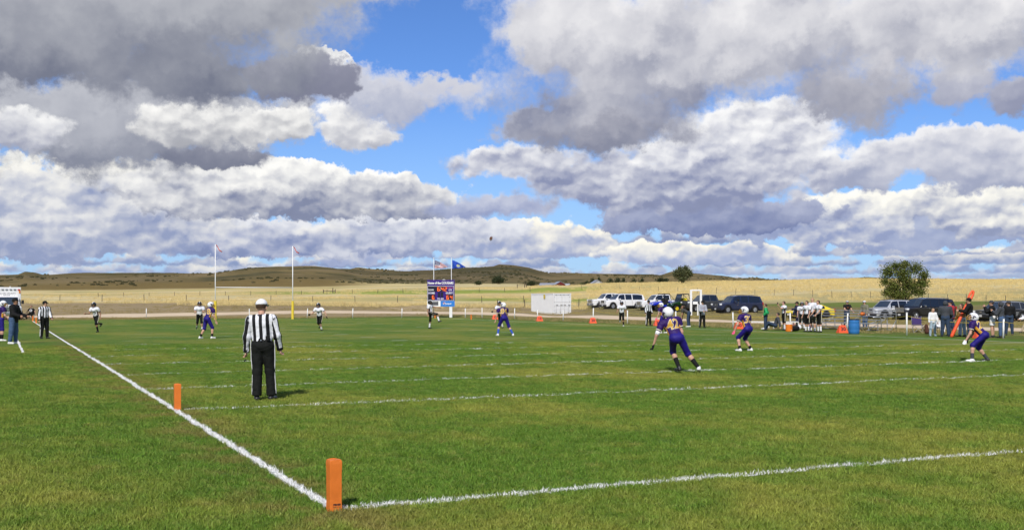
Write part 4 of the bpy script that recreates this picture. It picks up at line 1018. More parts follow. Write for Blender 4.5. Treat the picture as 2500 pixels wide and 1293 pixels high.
# white team
WK = dict(kit='player', top=J_WHITE, bottom=BLKP, sleeves='short', legwear='knee', num_side='front', stripe_leg=CREAM)
WH = dict(helmet=HELB, mask=DARKBAR)
def wn(n): return (n, INK, None, .25)
person('white jersey player numbered 15 in black helmet running beside the near sideline', 243, 810, 196, 1.78, **WK, **WH, number=wn('15'), lean=20, arms=((-30, 14, 40), (20, 10, 70)), legs=((22, 3, 40), (-24, 3, 62)), socks=(BLACK, .4), shoes=LEATHER, skin=SKIN2, foot_pitch=(0, -50))
person('white jersey player trotting with both forearms raised near the goal post', 487, 806, 166, 1.78, **WK, **WH, lean=12, arms=((22, 8, 80, 20), (20, 8, 80, 20)), legs=((22, 4, 34), (-12, 6, 40)), socks=(WHITE, .75), shoes=LEATHER, foot_pitch=(0, -30))
person('white jersey player numbered 9 in black helmet with one arm flung out', 783, 806, 192, 1.78, **WK, **WH, number=wn('9'), lean=20, arms=((4, 44, 10), (16, 28, 60)), legs=((32, 4, 54), (-20, 8, 44)), socks=(WHITE, .7), shoes=LEATHER, gloves=BLACK, foot_pitch=(0, -35))
person('kicker in white jersey with one leg swung up before the scoreboard', 1060, 802, 98, 1.82, **WK, **WH, number=wn('7'), lean=-8, arms=((78, 10, 6), (-8, 14, 14)), legs=((-4, 2, 4), (84, 4, 66)), socks=(WHITE, .35), shoes=LEATHER, skin=SKIN2, hips=None, head=(0, 14), foot_pitch=(0, 12))
person('white jersey player half hidden by the purple player with blue socks', 1226, 800, 205, 1.82, **WK, **WH, lean=16, arms=((10, 34, 20), (26, 10, 60)), legs=((20, 4, 40), (-18, 6, 60)), socks=(WHITE, .4), shoes=LEATHER, gloves=BLACK, foot_pitch=(0, -40))
person('white jersey player numbered 2 in black helmet running in front of the white SUV', 1518, 796, 188, 1.78, **WK, **WH, number=wn('2'), lean=12, arms=((-14, 12, 30), (16, 12, 50)), legs=((18, 2, 30), (-14, 3, 70)), socks=(BLACK, .3), shoes=WSHOE, skin=SKIN2, foot_pitch=(0, -50))
SB = dict(kit='player', top=J_WHITE, bottom=BLKP, sleeves='short', legwear='knee', num_side='front', socks=(WHITE, .35), shoes=LEATHER, stripe_leg=CREAM)
GB = 'substitutes in white jerseys standing before the bleachers'
_, s1 = person('bareheaded white jersey player holding a phone up by the bench', 1915, 806, -98, 1.78, **SB, number=wn('8'), arms=((70, 8, 70), (-4, 10, 10)), hair=HAIRB, lean=0, group=GB)
person('white jersey player numbered 77 in black helmet among the substitutes', 1958, 804, 195, 1.70, **SB, **WH, number=wn('77'), arms=((6, 10, 14), (6, 10, 14)), group=GB)
person('dark haired bareheaded white jersey player numbered 4 among the substitutes', 1971, 810, -118, 1.80, **{**SB, 'socks': (WHITE, .5)}, number=wn('4'), arms=((6, 8, 24), (0, 12, 16)), hair=HAIRD, lean=0, group=GB)
person('tallest bareheaded white jersey player numbered 5 among the substitutes', 1985, 810, -125, 1.98, **{**SB, 'socks': (WHITE, .72)}, number=wn('5'), arms=((2, 8, 20), (8, 10, 26)), hair=HAIRL, lean=0, group=GB)
_, s5 = person('white jersey player holding his helmet low in both hands by the bleachers', 2001, 811, -112, 1.84, **{**SB, 'socks': (WHITE, .25)}, number=wn('1'), arms=((28, 6, 18, 16), (28, 6, 18, 16)), hair=HAIRB, lean=6, group=GB)

# coaches and onlookers
person('coach in black jacket, cap and blue jeans on the near sideline', 31, 839, 88, 1.93, kit='jacket', top=BLACK, bottom=JEANS, shoes=WSHOE, hat=BLACK, build=1.22, lean=4, arms=((18, 8, 58), (18, 10, 60)), legs=((4, 4, 6), (-4, 4, 3)), skin=SKIN2, hair=HAIRD)
person('man in grey hooded sweatshirt and black trousers beside the white frame', 1714, 800, 160, 1.80, kit='jacket', top=GREYH, bottom=BLKP, hood='down', hat=BLACK, chest=('----', REDP, .075, .33, 'front'), arms=((16, 8, 66, 34), (16, 8, 66, 34)), build=1.1, stripe_leg=WHITE)
person('person bending forward with hands on knees in dark shirt and jeans', 1682, 798, -72, 1.78, kit='casual', top=DKSHIRT, bottom=DJEANS, sleeves='short', lean=62, arms=((4, 6, 6), (6, 10, 8)), legs=((8, 8, 14), (4, 8, 10)), shoes=WSHOE, head=(0, -44), hair=HAIRB, skin=SKIN2)
person('boy in green hooded top with hands on hips behind the bench', 1870, 806, -70, 1.62, kit='jacket', top=GREENJ, bottom=DJEANS, hood='down', arms=((-20, 30, 70, 30), (-20, 30, 70, 30)), hair=HAIRB, lean=-2)
person('seated youth in blue jeans stretching his legs by the bench', 1893, 806, -75, 1.75, kit='casual', top=CHAR, bottom=DJEANS, hips=.30, lean=-18, arms=((-20, 14, 10), (-20, 14, 10)), legs=((112, 8, 74), (96, 6, 62)), shoes=WSHOE, hair=HAIRD)
_, cam_ = person('man in long navy jacket pointing ahead among the substitutes', 1948, 801, -100, 1.74, kit='jacket', top=NAVY, bottom=NAVY, hat=BLACK, arms=((64, 8, 18), (10, 10, 20)), hair=HAIRD, build=1.1, skin=SKIN2)
person('man in black shirt and cap leaning on the back of the bleachers', 2067, 795, 172, 1.80, kit='casual', top=BLACK, bottom=DJEANS, sleeves='short', hat=(mat('grey_cap', (.42, .42, .44), .8), BLACK), chest=('---', ORANGEP, .14, .36, 'front'), arms=((26, 10, 30), (34, 8, 40, 10)), build=1.1, lean=6)
person('man in olive jacket, pale cap and jeans beyond the bleachers', 2112, 800, -120, 1.80, kit='jacket', top=OLIVE, bottom=JEANS, hat=(mat('pale_cap', (.6, .6, .63), .8), NAVY), arms=((6, 10, 16), (10, 8, 30)), skin=SKIN, build=1.08)
person('child in white fleece and jeans with loose fair hair', 2277, 820, 176, 1.42, kit='jacket', top=WHITE, bottom=LJEANS, hair=HAIRL, long_hair=True, shoes=LJEANS, arms=((4, 12, 10), (4, 12, 10)), hood='down')
person('person in charcoal hood and dark jeans seen from behind', 2308, 822, 20, 1.80, kit='jacket', top=CHAR, bottom=DJEANS, hood='up', arms=((12, 14, 40, 16), (12, 14, 40, 16)), build=1.18)
person('man in red jacket and cap next to the charcoal hood', 2323, 819, -40, 1.82, kit='jacket', top=REDJ, bottom=DJEANS, hat=NAVY, arms=((8, 10, 20), (8, 10, 20)), build=1.1, head=(-30, 0))
person('woman in brown jacket and pale flared jeans behind the down marker', 2350, 821, -30, 1.68, kit='jacket', top=BROWNJ, bottom=LJEANS, hair=HAIRB, long_hair=True, hood='down', flared=True, arms=((10, 8, 30), (10, 8, 30)), head=(-50, 0), legs=((0, 8, 3), (0, 8, 3)))
_, chain = person('tall man in black jacket and cap holding the orange down marker', 2369, 823, -60, 1.95, kit='jacket', top=BLACK, bottom=DJEANS, hat=BLACK, hair=HAIRD, build=1.18, arms=((30, 12, 70), (24, 8, 60)), hood='down')
person('man in black hooded top and white shorts with hands at his mouth', 2424, 823, -66, 1.82, kit='jacket', top=BLACK, bottom=WHITE, legwear='short', hat=CHAR, arms=((52, 10, 108, 10), (44, 10, 108, 10)), build=1.2, shoes=LEATHER, hood='down')
person('person in dark hood and blue jeans beside the white shorts', 2446, 824, -50, 1.76, kit='jacket', top=CHAR, bottom=JEANS, hood='up', arms=((30, 8, 100, 20), (20, 8, 90, 20)), build=1.1)
person('man in black coat, dark cap and jeans at the end of the group', 2464, 818, 10, 1.80, kit='jacket', top=BLACK, bottom=DJEANS, hat=CHAR, arms=((6, 12, 20), (6, 12, 20)), build=1.08, head=(-60, 0))
person('child in khaki trousers walking with a pushchair', 2506, 800, -80, 1.35, kit='jacket', top=WHITE, bottom=KHAKI, hair=HAIRB, long_hair=True, arms=((40, 6, 30), (40, 6, 30)), legs=((30, 3, 6), (-26, 3, 20)), loc=gp(2506, 812))
seat_p, _ = person('person in black shirt sitting on a folding chair beyond the corner pylon', 76, 779, 176, 1.78, kit='casual', top=BLACK, bottom=BLKP, sleeves='short', hips=.50, lean=-6, arms=((6, 34, 40), (6, 34, 40)), legs=((82, 14, 84), (82, 14, 84)), hair=HAIRB, chest=('o', WHITE, .5, .36, 'front'))
sit2, _ = person('small child dressed in white sitting behind the group', 2291, 812, 150, 1.15, kit='casual', top=WHITE, bottom=WHITE, hips=.34, lean=-4, legs=((84, 8, 84), (84, 8, 84)), hair=HAIRD)

# ------------------------------------------------------------------ vehicles
GLASS = mat('tinted_glass', (.012, .016, .022), .06, spec=.8, var=.05); CLEARG = mat('windscreen_glass', (.03, .045, .065), .05, spec=.9, var=.05)
TYRE = mat('tyre_rubber', (.016, .016, .016), .85, bump=.2); RIM = mat('alloy_rim', (.52, .53, .55), .3, .8); TRIM = mat('black_plastic', (.018, .018, .02), .5); CHROME = mat('chrome', (.62, .63, .65), .15, 1.)
LAMP = mat('headlamp_lens', (.72, .74, .76), .1, spec=.9); AMBER = mat('amber_lens', (.7, .22, .02), .2); TAILR = mat('red_lens', (.42, .012, .015), .2); PLATE = mat('number_plate', (.62, .62, .6), .5); SILVERD = mat('grille_silver', (.26, .27, .28), .35, .6)
def paint(name, c, metal=0.): return mat(name, c, .28, metal, .5, .05, 1.5, coat=.8)
P_WHITE = paint('white_paint', (.80, .80, .80)); P_NAVY = paint('navy_paint', (.012, .020, .060)); P_GREY = paint('graphite_paint', (.045, .047, .050)); P_SILVER = paint('silver_paint', (.58, .60, .63), .3); P_BLACK = paint('black_paint', (.010, .010, .012)); P_STEEL = paint('steel_grey_paint', (.17, .18, .20), .3); P_YEL = paint('yellow_paint', (.78, .60, .02))
P_BLUE = paint('bright_blue_paint', (.01, .03, .55)); P_GREEN = paint('dark_green_paint', (.010, .045, .014)); P_SEAT = mat('yellow_vinyl', (.72, .62, .02), .5)

def offset_poly(poly, d):
    n = len(poly); out = []
    ar = sum(poly[i][0] * poly[(i + 1) % n][1] - poly[(i + 1) % n][0] * poly[i][1] for i in range(n)); sg = 1 if ar > 0 else -1
    for i in range(n):
        p, q, r = Vector(poly[i - 1]), Vector(poly[i]), Vector(poly[(i + 1) % n]); e1 = (q - p).normalized(); e2 = (r - q).normalized()
        m = Vector((-(e1.y + e2.y), e1.x + e2.x)) * sg; l = m.length
        m = m / l if l > 1e-6 else Vector((-e1.y, e1.x)) * sg
        out.append(tuple(q + m * d / max(.4, l / 2)))
    return out
def arch(xc, r, z0, n=9): return [(xc + r * math.cos(a), z0 + r * math.sin(a)) for a in np.linspace(math.pi, 0, n)]
def slab(poly, halfw, rnd, mb, mi=0):
    """side silhouette given rounded thickness across the car; poly in (x along, z up), walks the top from front to rear then the bottom back"""
    n = len(poly); lay = [(-halfw, rnd), (-halfw + rnd * .45, rnd * .22), (-halfw + rnd * 1.4, 0), (halfw - rnd * 1.4, 0), (halfw - rnd * .45, rnd * .22), (halfw, rnd)]; vs = []; fs = []
    for y, d in lay: vs += [(a, y, b) for a, b in (offset_poly(poly, d) if d else poly)]
    for k in range(len(lay) - 1): fs += [(k * n + i, k * n + (i + 1) % n, (k + 1) * n + (i + 1) % n, (k + 1) * n + i) for i in range(n)]
    fs += [tuple(range(n - 1, -1, -1)), tuple((len(lay) - 1) * n + i for i in range(n))]
    mb.add(vs, fs, mi)

def wheel(root, x, y, r, w, side, rim=RIM, spokes=6):
    mb = MB(); prof = [(-w / 2, r * .62), (-w / 2, r * .90), (-w * .36, r), (w * .36, r), (w / 2, r * .90), (w / 2, r * .62)]; n = 20
    vs = [(x + rr * math.cos(2 * math.pi * k / n), y + yy, r + rr * math.sin(2 * math.pi * k / n)) for yy, rr in prof for k in range(n)]
    fs = [(j * n + k, j * n + (k + 1) % n, ((j + 1) % 6) * n + (k + 1) % n, ((j + 1) % 6) * n + k) for j in range(6) for k in range(n)]
    mb.add(vs, fs); wh = mb.build('wheel', TYRE, root, smooth=False)
    mb = MB(); yo = y + side * w * .34; ys = side * .02
    mb.tube([(x, yo - ys * 2, r), (x, yo - ys * .8, r)], r * .63, 18)
    mb.tube([(x, yo, r), (x, yo + ys, r)], r * .16, 10)
    for k in range(spokes):
        a = 2 * math.pi * k / spokes; mb.tube([(x + r * .1 * math.cos(a), yo + ys * .3, r + r * .1 * math.sin(a)), (x + r * .60 * math.cos(a), yo + ys * .1, r + r * .60 * math.sin(a))], r * .075, 6)
    vs = [(x + rr * math.cos(2 * math.pi * k / 18), yo + q, r + rr * math.sin(2 * math.pi * k / 18)) for q, rr in ((0, r * .64), (ys, r * .64), (ys, r * .56), (0, r * .56)) for k in range(18)]
    mb.add(vs, [(j * 18 + k, j * 18 + (k + 1) % 18, ((j + 1) % 4) * 18 + (k + 1) % 18, ((j + 1) % 4) * 18 + k) for j in range(4) for k in range(18)])
    rm = mb.build('rim', rim, wh)
    mb = MB(); mb.tube([(x, yo - ys * 3, r), (x, yo - ys * 1.4, r)], r * .60, 18); mb.build('brake_disc', TRIM, wh)

def lerp2(a, b, t): return (a[0] + (b[0] - a[0]) * t, a[1] + (b[1] - a[1]) * t)
def car(name, label, loc, rz, L, W, Hh, body, gh, wheels, r, paint_, side_wins, rails=None, grille=None, chrome=False, pickup=None, group='vehicles parked behind the far sideline', driver=False, lamp_z=None, rim=RIM, lower=TRIM, open_win=None, plate=True, fog=True, cat='car'):
    """body: top line of the lower body (x,z) from nose to tail (x=0 nose). gh: roof line [(x,z) base front, top front, (mid..), top rear, base rear]; side_wins: list of x-ranges along the belt"""
    root = thing(name, label, cat, loc, rz, group); hw = W / 2; cl = body[0][1]
    x1, x2 = wheels; ra = r * 1.16; zs = cl
    bot = [(L - .03, zs + .06), (L - .12, zs)] + arch(x2, ra, r * .98)[::-1] + arch(x1, ra, r * .98)[::-1] + [(.12, zs), (.0, zs + .06)]
    bot = [(p[0], max(p[1], zs)) for p in bot]
    mb = MB(); slab(body[1:] + bot, hw, .10, mb); bd = mb.build('body', paint_, root, smooth=False)
    for p in bd.data.polygons: p.use_smooth = len(p.vertices) == 4
    mb = MB()
    for xw in wheels: mb.box((xw, 0, r * 1.05), (ra * 1.9, W - .32, ra * 1.7))
    mb.box((L / 2, 0, zs + .08), (L * .9, W - .3, .2)); mb.build('underbody', TRIM, root)
    for xw in wheels:
        for sd in (-1, 1):
            wheel(root, xw, sd * (hw - .13), r, .26, sd, rim)
    # wheel arch lips and sill
    for sd in (-1, 1):
        for xw in wheels:
            mb = MB(); mb.tube([(xw + ra * math.cos(a), sd * (hw - .012), r * .98 + ra * math.sin(a)) for a in np.linspace(math.pi * .97, math.pi * .03, 11)], .028, 5); mb.build('wheel_arch', lower, root, smooth=True)
        mb = MB(); mb.box(((x1 + x2) / 2, sd * (hw - .03), zs + .06), (x2 - x1 - ra * 2.05, .09, .13)); mb.build('sill', lower, root, bevel=.02)
    # greenhouse
    n = len(gh); inset_top = .20; base_z = min(p[1] for p in gh); top_z = max(p[1] for p in gh)
    def gy(z): return hw - .055 - inset_top * ((z - base_z) / (top_z - base_z)) ** 1.15
    mb = MB(); vs = [(x, -gy(z), z) for x, z in gh] + [(x, gy(z), z) for x, z in gh]; m_ = [(x, 0, z + (.035 if z > base_z + .2 else .0)) for x, z in gh]
    vs += m_
    fs = [tuple(range(n)), tuple(range(2 * n - 1, n - 1, -1))]
    for i in range(n - 1): fs += [(i, 2 * n + i, 2 * n + i + 1, i + 1), (2 * n + i, n + i, n + i + 1, 2 * n + i + 1)]
    mb.add(vs, fs); cab = mb.build('cab', paint_, root)
    for p in cab.data.polygons: p.use_smooth = False
    # front and rear glass
    def pane(a, b, nm, m__, t0=.10, t1=.92, wi=.06, par=root):
        p, q = lerp2(a, b, t0), lerp2(a, b, t1); dx, dz = q[0] - p[0], q[1] - p[1]; l = math.hypot(dx, dz); nx, nz = (-dz / l, dx / l)
        if nm == 'windscreen' and nx > 0: nx, nz = -nx, -nz
        if nm == 'rear_window' and nx < 0: nx, nz = -nx, -nz
        y0, y1 = gy(p[1]) - wi, gy(q[1]) - wi; mb = MB(); o = .008; k = 7; vs = []
        for (pp, yy, crown) in ((p, y0, (p[1] - base_z) / (top_z - base_z)), (q, y1, (q[1] - base_z) / (top_z - base_z))):
            for i in range(k):
                t = i / (k - 1) * 2 - 1; cr = .035 * (1 - abs(t)) * (1 if pp[1] > base_z + .2 else .25 + .75 * crown) ; vs.append((pp[0] + nx * o, t * yy, pp[1] + cr + nz * o))
        for (pp, yy, crown) in ((p, y0, 0), (q, y1, 1)):
            for i in range(k):
                t = i / (k - 1) * 2 - 1; vs.append((pp[0] - nx * .03, t * yy, pp[1] - nz * .03))
        fs = [(i, i + 1, k + i + 1, k + i) for i in range(k - 1)] + [(i, i + 1, 2 * k + i + 1, 2 * k + i) for i in range(k - 1)] + [(k + i, k + i + 1, 3 * k + i + 1, 3 * k + i) for i in range(k - 1)]
        mb.add(vs, fs); return mb.build(nm, m__, par)
    pane(gh[0], gh[1], 'windscreen', CLEARG); pane(gh[-2], gh[-1], 'rear_window', GLASS)
    # side windows: quads that follow the tumblehome
    def roof_z(x):
        for a, b in zip(gh[:-1], gh[1:]):
            if min(a[0], b[0]) <= x <= max(a[0], b[0]) and a[0] != b[0]:
                return a[1] + (b[1] - a[1]) * (x - a[0]) / (b[0] - a[0])
        return base_z
    for sd in (-1, 1):
        for wi_, (xa, xb) in enumerate(side_wins):
            poly = []; zb = base_z + .05
            xs_ = np.linspace(xa, xb, 7)
            topz = [min(roof_z(x) - .075, top_z - .075) for x in xs_]
            lo_ = [(x, zb) for x in xs_]; hi_ = [(x, max(zb + .02, t)) for x, t in zip(xs_, topz)]
            mb = MB(); vs = []
            for rowp in (lo_, hi_):
                for x, z in rowp: vs.append((x, sd * (gy(z) + .006), z))
            for rowp in (lo_, hi_):
                for x, z in rowp: vs.append((x, sd * (gy(z) - .03), z))
            k = 7; fs = [(i, i + 1, k + i + 1, k + i) for i in range(k - 1)] + [(i, i + 1, 2 * k + i + 1, 2 * k + i) for i in range(k - 1)] + [(k + i, k + i + 1, 3 * k + i + 1, 3 * k + i) for i in range(k - 1)] + [(0, k, 3 * k, 2 * k), (k - 1, 2 * k - 1, 4 * k - 1, 3 * k - 1)]
            mb.add(vs, fs); mb.build('side_window', GLASS, root)
        # door seams, handles, mirror
        for xa, xb in side_wins[:2]:
            mb = MB(); mb.box((xb + .03, sd * (hw + .001), (zs + base_z) / 2 + .06), (.014, .012, base_z - zs - .25)); mb.build('door_seam', TRIM, root)
            mb = MB(); mb.box((xb - .14, sd * (hw + .012), base_z - .13), (.20, .03, .035)); mb.build('door_handle', CHROME if chrome else paint_, root, bevel=.008)
        mx = side_wins[0][0] + .12
        mb = MB(); mb.box((mx, sd * (hw + .13), base_z + .10), (.12, .22, .17)); mb.box((mx + .02, sd * (hw + .0), base_z + .04), (.06, .14, .05)); mb.build('mirror', CHROME if chrome else (paint_ if paint_ is not P_GREY else TRIM), root, bevel=.03)
    # nose
    zl = lamp_z or (body[1][1] * .55 + body[2][1] * .45); zn = body[1][1]; gz0, gz1 = grille or (zl - .16, zl + .14)
    gw = W * .52; mb = MB(); mb.box((.02, 0, (gz0 + gz1) / 2), (.10, gw, gz1 - gz0)); gr = mb.build('grille', TRIM if not chrome else SILVERD, root, bevel=.02)
    for k in range(4):
        mb = MB(); mb.box((-.035, 0, gz0 + (gz1 - gz0) * (k + .5) / 4), (.02, gw * .95, .025)); mb.build('grille_bar', CHROME if chrome else SILVERD, gr)
    mb = MB(); fr = .03
    for zz in (gz0, gz1): mb.box((-.03, 0, zz), (.06, gw + .06, .04))
    for q in (-1, 1): mb.box((-.03, q * (gw / 2 + .01), (gz0 + gz1) / 2), (.06, .04, gz1 - gz0 + .04))
    mb.build('grille_surround', CHROME if chrome else paint_, gr)
    mb = MB(); mb.box((-.045, 0, (gz0 + gz1) / 2), (.02, .20, .08)); mb.build('badge', CHROME, gr, bevel=.008)
    for sd in (-1, 1):
        mb = MB(); mb.box((.08, sd * (hw - .20), zl + .02), (.26, .34, .17), rot=Matrix.Rotation(sd * .32, 3, 'Z')); hl = mb.build('headlight', LAMP, root, bevel=.04)
        if fog: mb = MB(); mb.box((.03, sd * (hw - .30), cl + .22), (.10, .26, .10)); mb.build('fog_light', SILVERD, root, bevel=.02)
        mb = MB(); mb.box((L - .05, sd * (hw - .08), base_z - .12), (.14, .14, .34)); mb.build('tail_light', TAILR, root, bevel=.02)
    mb = MB(); mb.box((.02, 0, cl + .16), (.20, W - .12, .24)); mb.build('bumper', lower if not chrome or lower is not TRIM else TRIM, root, bevel=.05)
    if plate: mb = MB(); mb.box((-.09, 0, cl + .20), (.02, .31, .16)); mb.build('number_plate', PLATE, root)
    if rails:
        for sd in (-1, 1): mb = MB(); mb.tube([(rails[0], sd * (gy(top_z) - .06), top_z), (rails[0] + .1, sd * (gy(top_z) - .06), top_z + .055), (rails[1] - .1, sd * (gy(top_z) - .06), top_z + .055), (rails[1], sd * (gy(top_z) - .06), top_z)], .022, 6); mb.build('roof_rail', TRIM if not chrome else CHROME, root, smooth=True)
    if pickup:      # open load bed
        xa, xb, zt = pickup; mb = MB(); mb.box(((xa + xb) / 2, 0, zt + .004), (xb - xa, W - .34, .02)); mb.build('bed_liner', TRIM, root)
        for sd in (-1, 1): mb = MB(); mb.box(((xa + xb) / 2, sd * (hw - .09), zt + .03), (xb - xa, .10, .06)); mb.build('bed_rail', TRIM, root)
    return root

def park(px, dep_, dz=0.):
    p = at(px, dep_); p.z += dz; return p
NOSE = math.radians(0)
def heading(extra=0.): return 0. + extra * D2R     # local +x runs tail-ward; noses face the field (world -X)
SUVB = lambda L, cl, hood, belt: [(0, cl), (.0, hood - .22), (.10, hood - .03), (.5, hood + .02), (1.35, belt - .02), (L - .12, belt), (L - .02, belt - .12)]
def suv(name, label, px, dep_, L, W, Hh, paint_, extra=0., **kw):
    hood = Hh * .56; belt = Hh * .60; cl = .28; c = park(px, dep_)
    gh = [(1.25, belt - .01), (1.98, Hh - .05), (2.5, Hh - .01), (L - .9, Hh - .03), (L - .30, Hh - .12), (L - .06, belt)]
    wins = [(1.72, 2.62), (2.72, 3.62), (3.74, L - .42)]
    return car(name, label, c, heading(extra), L, W, Hh, SUVB(L, cl, hood, belt), gh, (.95, L - 1.10), .40, paint_, wins, rails=(2.3, L - .6), **kw)

suv('suv', 'white full size SUV with roof rails and tinted rear glass', 1472, 136.5, 5.55, 2.03, 1.95, P_WHITE, -4, fog=True)
suv('suv', 'navy blue long SUV with a driver looking out of its window', 1748, 121, 5.60, 2.03, 1.97, P_NAVY, -4)
suv('suv', 'silver SUV nose on to the field beside the lone bushy tree', 2122, 99, 5.0, 2.0, 1.79, P_SILVER, -2, rim=RIM)
suv('suv', 'black full size SUV with a tall chrome grille', 2197, 97, 5.65, 2.05, 1.95, P_BLACK, -3, chrome=True, grille=(.72, 1.10))
suv('suv', 'steel grey crossover behind the man in white shorts', 2395, 90, 4.85, 1.93, 1.68, P_STEEL, 0)
# pickups
def pick(label, px, dep_, L, W, Hh, paint_, extra=0., **kw):
    hood = Hh * .60; belt = Hh * .63; cl = .36; c = park(px, dep_)
    body = [(0, cl), (0, hood - .20), (.08, hood), (1.45, belt), (3.95, belt), (4.0, belt + .04), (L - .05, belt + .04), (L, belt - .15)]
    gh = [(1.40, belt - .01), (2.05, Hh - .05), (2.5, Hh), (3.65, Hh - .02), (3.90, belt)]
    return car('pickup_truck', label, c, heading(extra), L, W, Hh, body, gh, (1.02, L - 1.35), .42, paint_, [(1.78, 2.72), (2.82, 3.62)], pickup=(4.02, L - .08, belt + .05), cat='truck', **kw)
pick('white pickup truck with chrome bumper behind the white SUV', 1441, 143, 6.2, 2.05, 2.0, P_WHITE, -6, chrome=True, grille=(.80, 1.14), lower=SILVERD)
pick('white pickup truck with bright grille half hidden by the blue buggy', 1560, 131, 5.9, 2.03, 1.95, P_WHITE, -8, chrome=True, grille=(.76, 1.08), lower=SILVERD)
pick('graphite grey pickup truck behind the white post frame', 1672, 125.5, 5.9, 2.05, 1.98, P_GREY, -8)
# yellow coupe
c_ = park(1926, 104); L_ = 4.8
car('coupe', 'bright yellow sports coupe behind the substitutes', c_, heading(-2), L_, 1.92, 1.38, [(0, .20), (0, .50), (.12, .72), (.7, .82), (1.6, .92), (L_ - .6, .98), (L_ - .05, .94), (L_, .70)],
    [(1.45, .90), (2.25, 1.34), (2.8, 1.38), (3.4, 1.33), (4.35, .97)], (.92, L_ - 1.05), .35, P_YEL, [(1.95, 2.95), (3.05, 3.6)], grille=(.42, .58), lamp_z=.66, rim=TRIM, fog=False)

# sports buggy and utility vehicle
def utv(name, label, px, dep_, rz, pa, seat, rimc, roof=False, blue=True, dx=0.):
    c = park(px, dep_); root = thing(name, label, 'buggy', c, rz, 'vehicles parked behind the far sideline'); L, W = 3.0, 1.5
    for xw in (.55, 2.40):
        for sd in (-1, 1): wheel(root, xw, sd * .62, .34, .26, sd, rimc, 5)
    mb = MB(); slab([(.10, .62), (.25, .86), (.95, 1.02), (1.10, .55), (1.95, .50), (2.05, .98), (2.95, 1.0), (2.95, .62), (2.75, .55), (2.05, .34), (.95, .34)], .58, .06, mb); mb.build('chassis', TRIM if blue else P_BLACK, root)
    if blue:
        for sd in (-1, 1):
            mb = MB(); mb.prism([(.05, .66), (.15, .90), (.98, 1.12), (1.10, .98), (.62, .80)], sd * .56, sd * .72); mb.prism([(1.05, .52), (1.15, .66), (1.75, .72), (2.15, 1.06), (2.75, 1.14), (2.85, 1.02), (2.2, .86), (1.85, .52)], sd * .56, sd * .70); mb.build('body_panel', pa, root, bevel=.02)
        mb = MB(); mb.prism([(.02, .66), (.12, .90), (.95, 1.10), (.95, 1.02), (.2, .78)], -.46, .46); mb.build('bonnet', pa, root, bevel=.02)
    else:
        mb = MB(); slab([(.0, .55), (.05, .92), (.9, 1.10), (1.05, 1.05), (1.05, .60), (.5, .82)], .66, .06, mb); mb.build('bonnet', pa, root)
        mb = MB(); mb.box((2.35, 0, .98), (1.35, 1.42, .42)); mb.build('cargo_box', TRIM, root, bevel=.03)
        for sd in (-1, 1): mb = MB(); mb.box((1.35, sd * .66, .62), (.75, .04, .30)); mb.build('door_panel', P_GREEN, root)
    for sd in (-1, 1):
        mb = MB(); mb.box((1.55, sd * .32, .80), (.48, .56, .20)); mb.box((1.82, sd * .32, 1.16), (.14, .54, .62), rot=Matrix.Rotation(-.15, 3, 'Y')); mb.build('seat', seat, root, bevel=.03)
        mb = MB(); mb.tube([(.98, sd * .62, 1.0), (1.28, sd * .56, 1.86), (2.05, sd * .56, 1.90), (2.30, sd * .60, 1.05)], .03, 7); mb.tube([(2.05, sd * .56, 1.90), (2.85, sd * .55, 1.1)], .025, 6); mb.build('roll_cage', TRIM, root, smooth=True)
        mb = MB(); mb.tube([(.55, sd * .18, .45), (.55, sd * .6, .36)], .03, 6); mb.tube([(2.4, sd * .18, .5), (2.4, sd * .6, .36)], .03, 6); mb.build('suspension_arm', TRIM, root)
        mb = MB(); mb.sphere((.06, sd * .38, .80), (.05, .12, .06), 8, 6); mb.build('headlight', LAMP, root, smooth=True)
    for xx, zz in ((1.28, 1.86), (2.05, 1.90)): mb = MB(); mb.tube([(xx, -.56, zz), (xx, .56, zz)], .03, 7); mb.build('cross_tube', TRIM, root)
    mb = MB(); mb.prism([(1.24, 1.88), (1.30, 1.93), (2.08, 1.96), (2.10, 1.91)], -.60, .60); mb.build('roof_panel', TRIM, root)
    if roof:
        mb = MB(); mb.prism([(.99, 1.06), (1.01, 1.06), (1.30, 1.84), (1.28, 1.84)], -.55, .55); mb.build('windscreen', CLEARG, root)
    root.scale = (1.08, 1.08, 1.08)
    mb = MB(); mb.tube([(1.18, -.30, 1.05), (1.05, -.30, .95)], .02, 6); mb.tube([(1.16 + .05 * math.sin(a), -.30 + .16 * math.cos(a), 1.07 + .15 * math.sin(a)) for a in np.linspace(0, 6.283, 13)], .018, 5); mb.build('steering_wheel', TRIM, root)
    return root
utv('sport_buggy', 'bright blue open sports buggy behind the striped official', 1588, 128, heading(-4), P_BLUE, TRIM, TRIM, blue=True)
utv('utility_vehicle', 'dark green utility vehicle with yellow seats and yellow wheels', 1634, 127, heading(-4), P_GREEN, P_SEAT, mat('yellow_rim', (.75, .60, .02), .4), roof=True, blue=False)
# driver in the navy SUV window
def driver():
    p = park(1748, 121); q = p + Vector((2.30, -.74, 0.))
    person('driver in dark shirt and cap leaning out of the navy SUV window', 0, 0, -115, 1.76, kit='casual', top=DKSHIRT, bottom=DJEANS, sleeves='short', hat=BLACK, hips=.84, lean=2, side=-24, legs=((82, 6, 70), (82, 6, 70)), arms=((30, 10, 60, 10), (30, 10, 60)), loc=q)
driver()

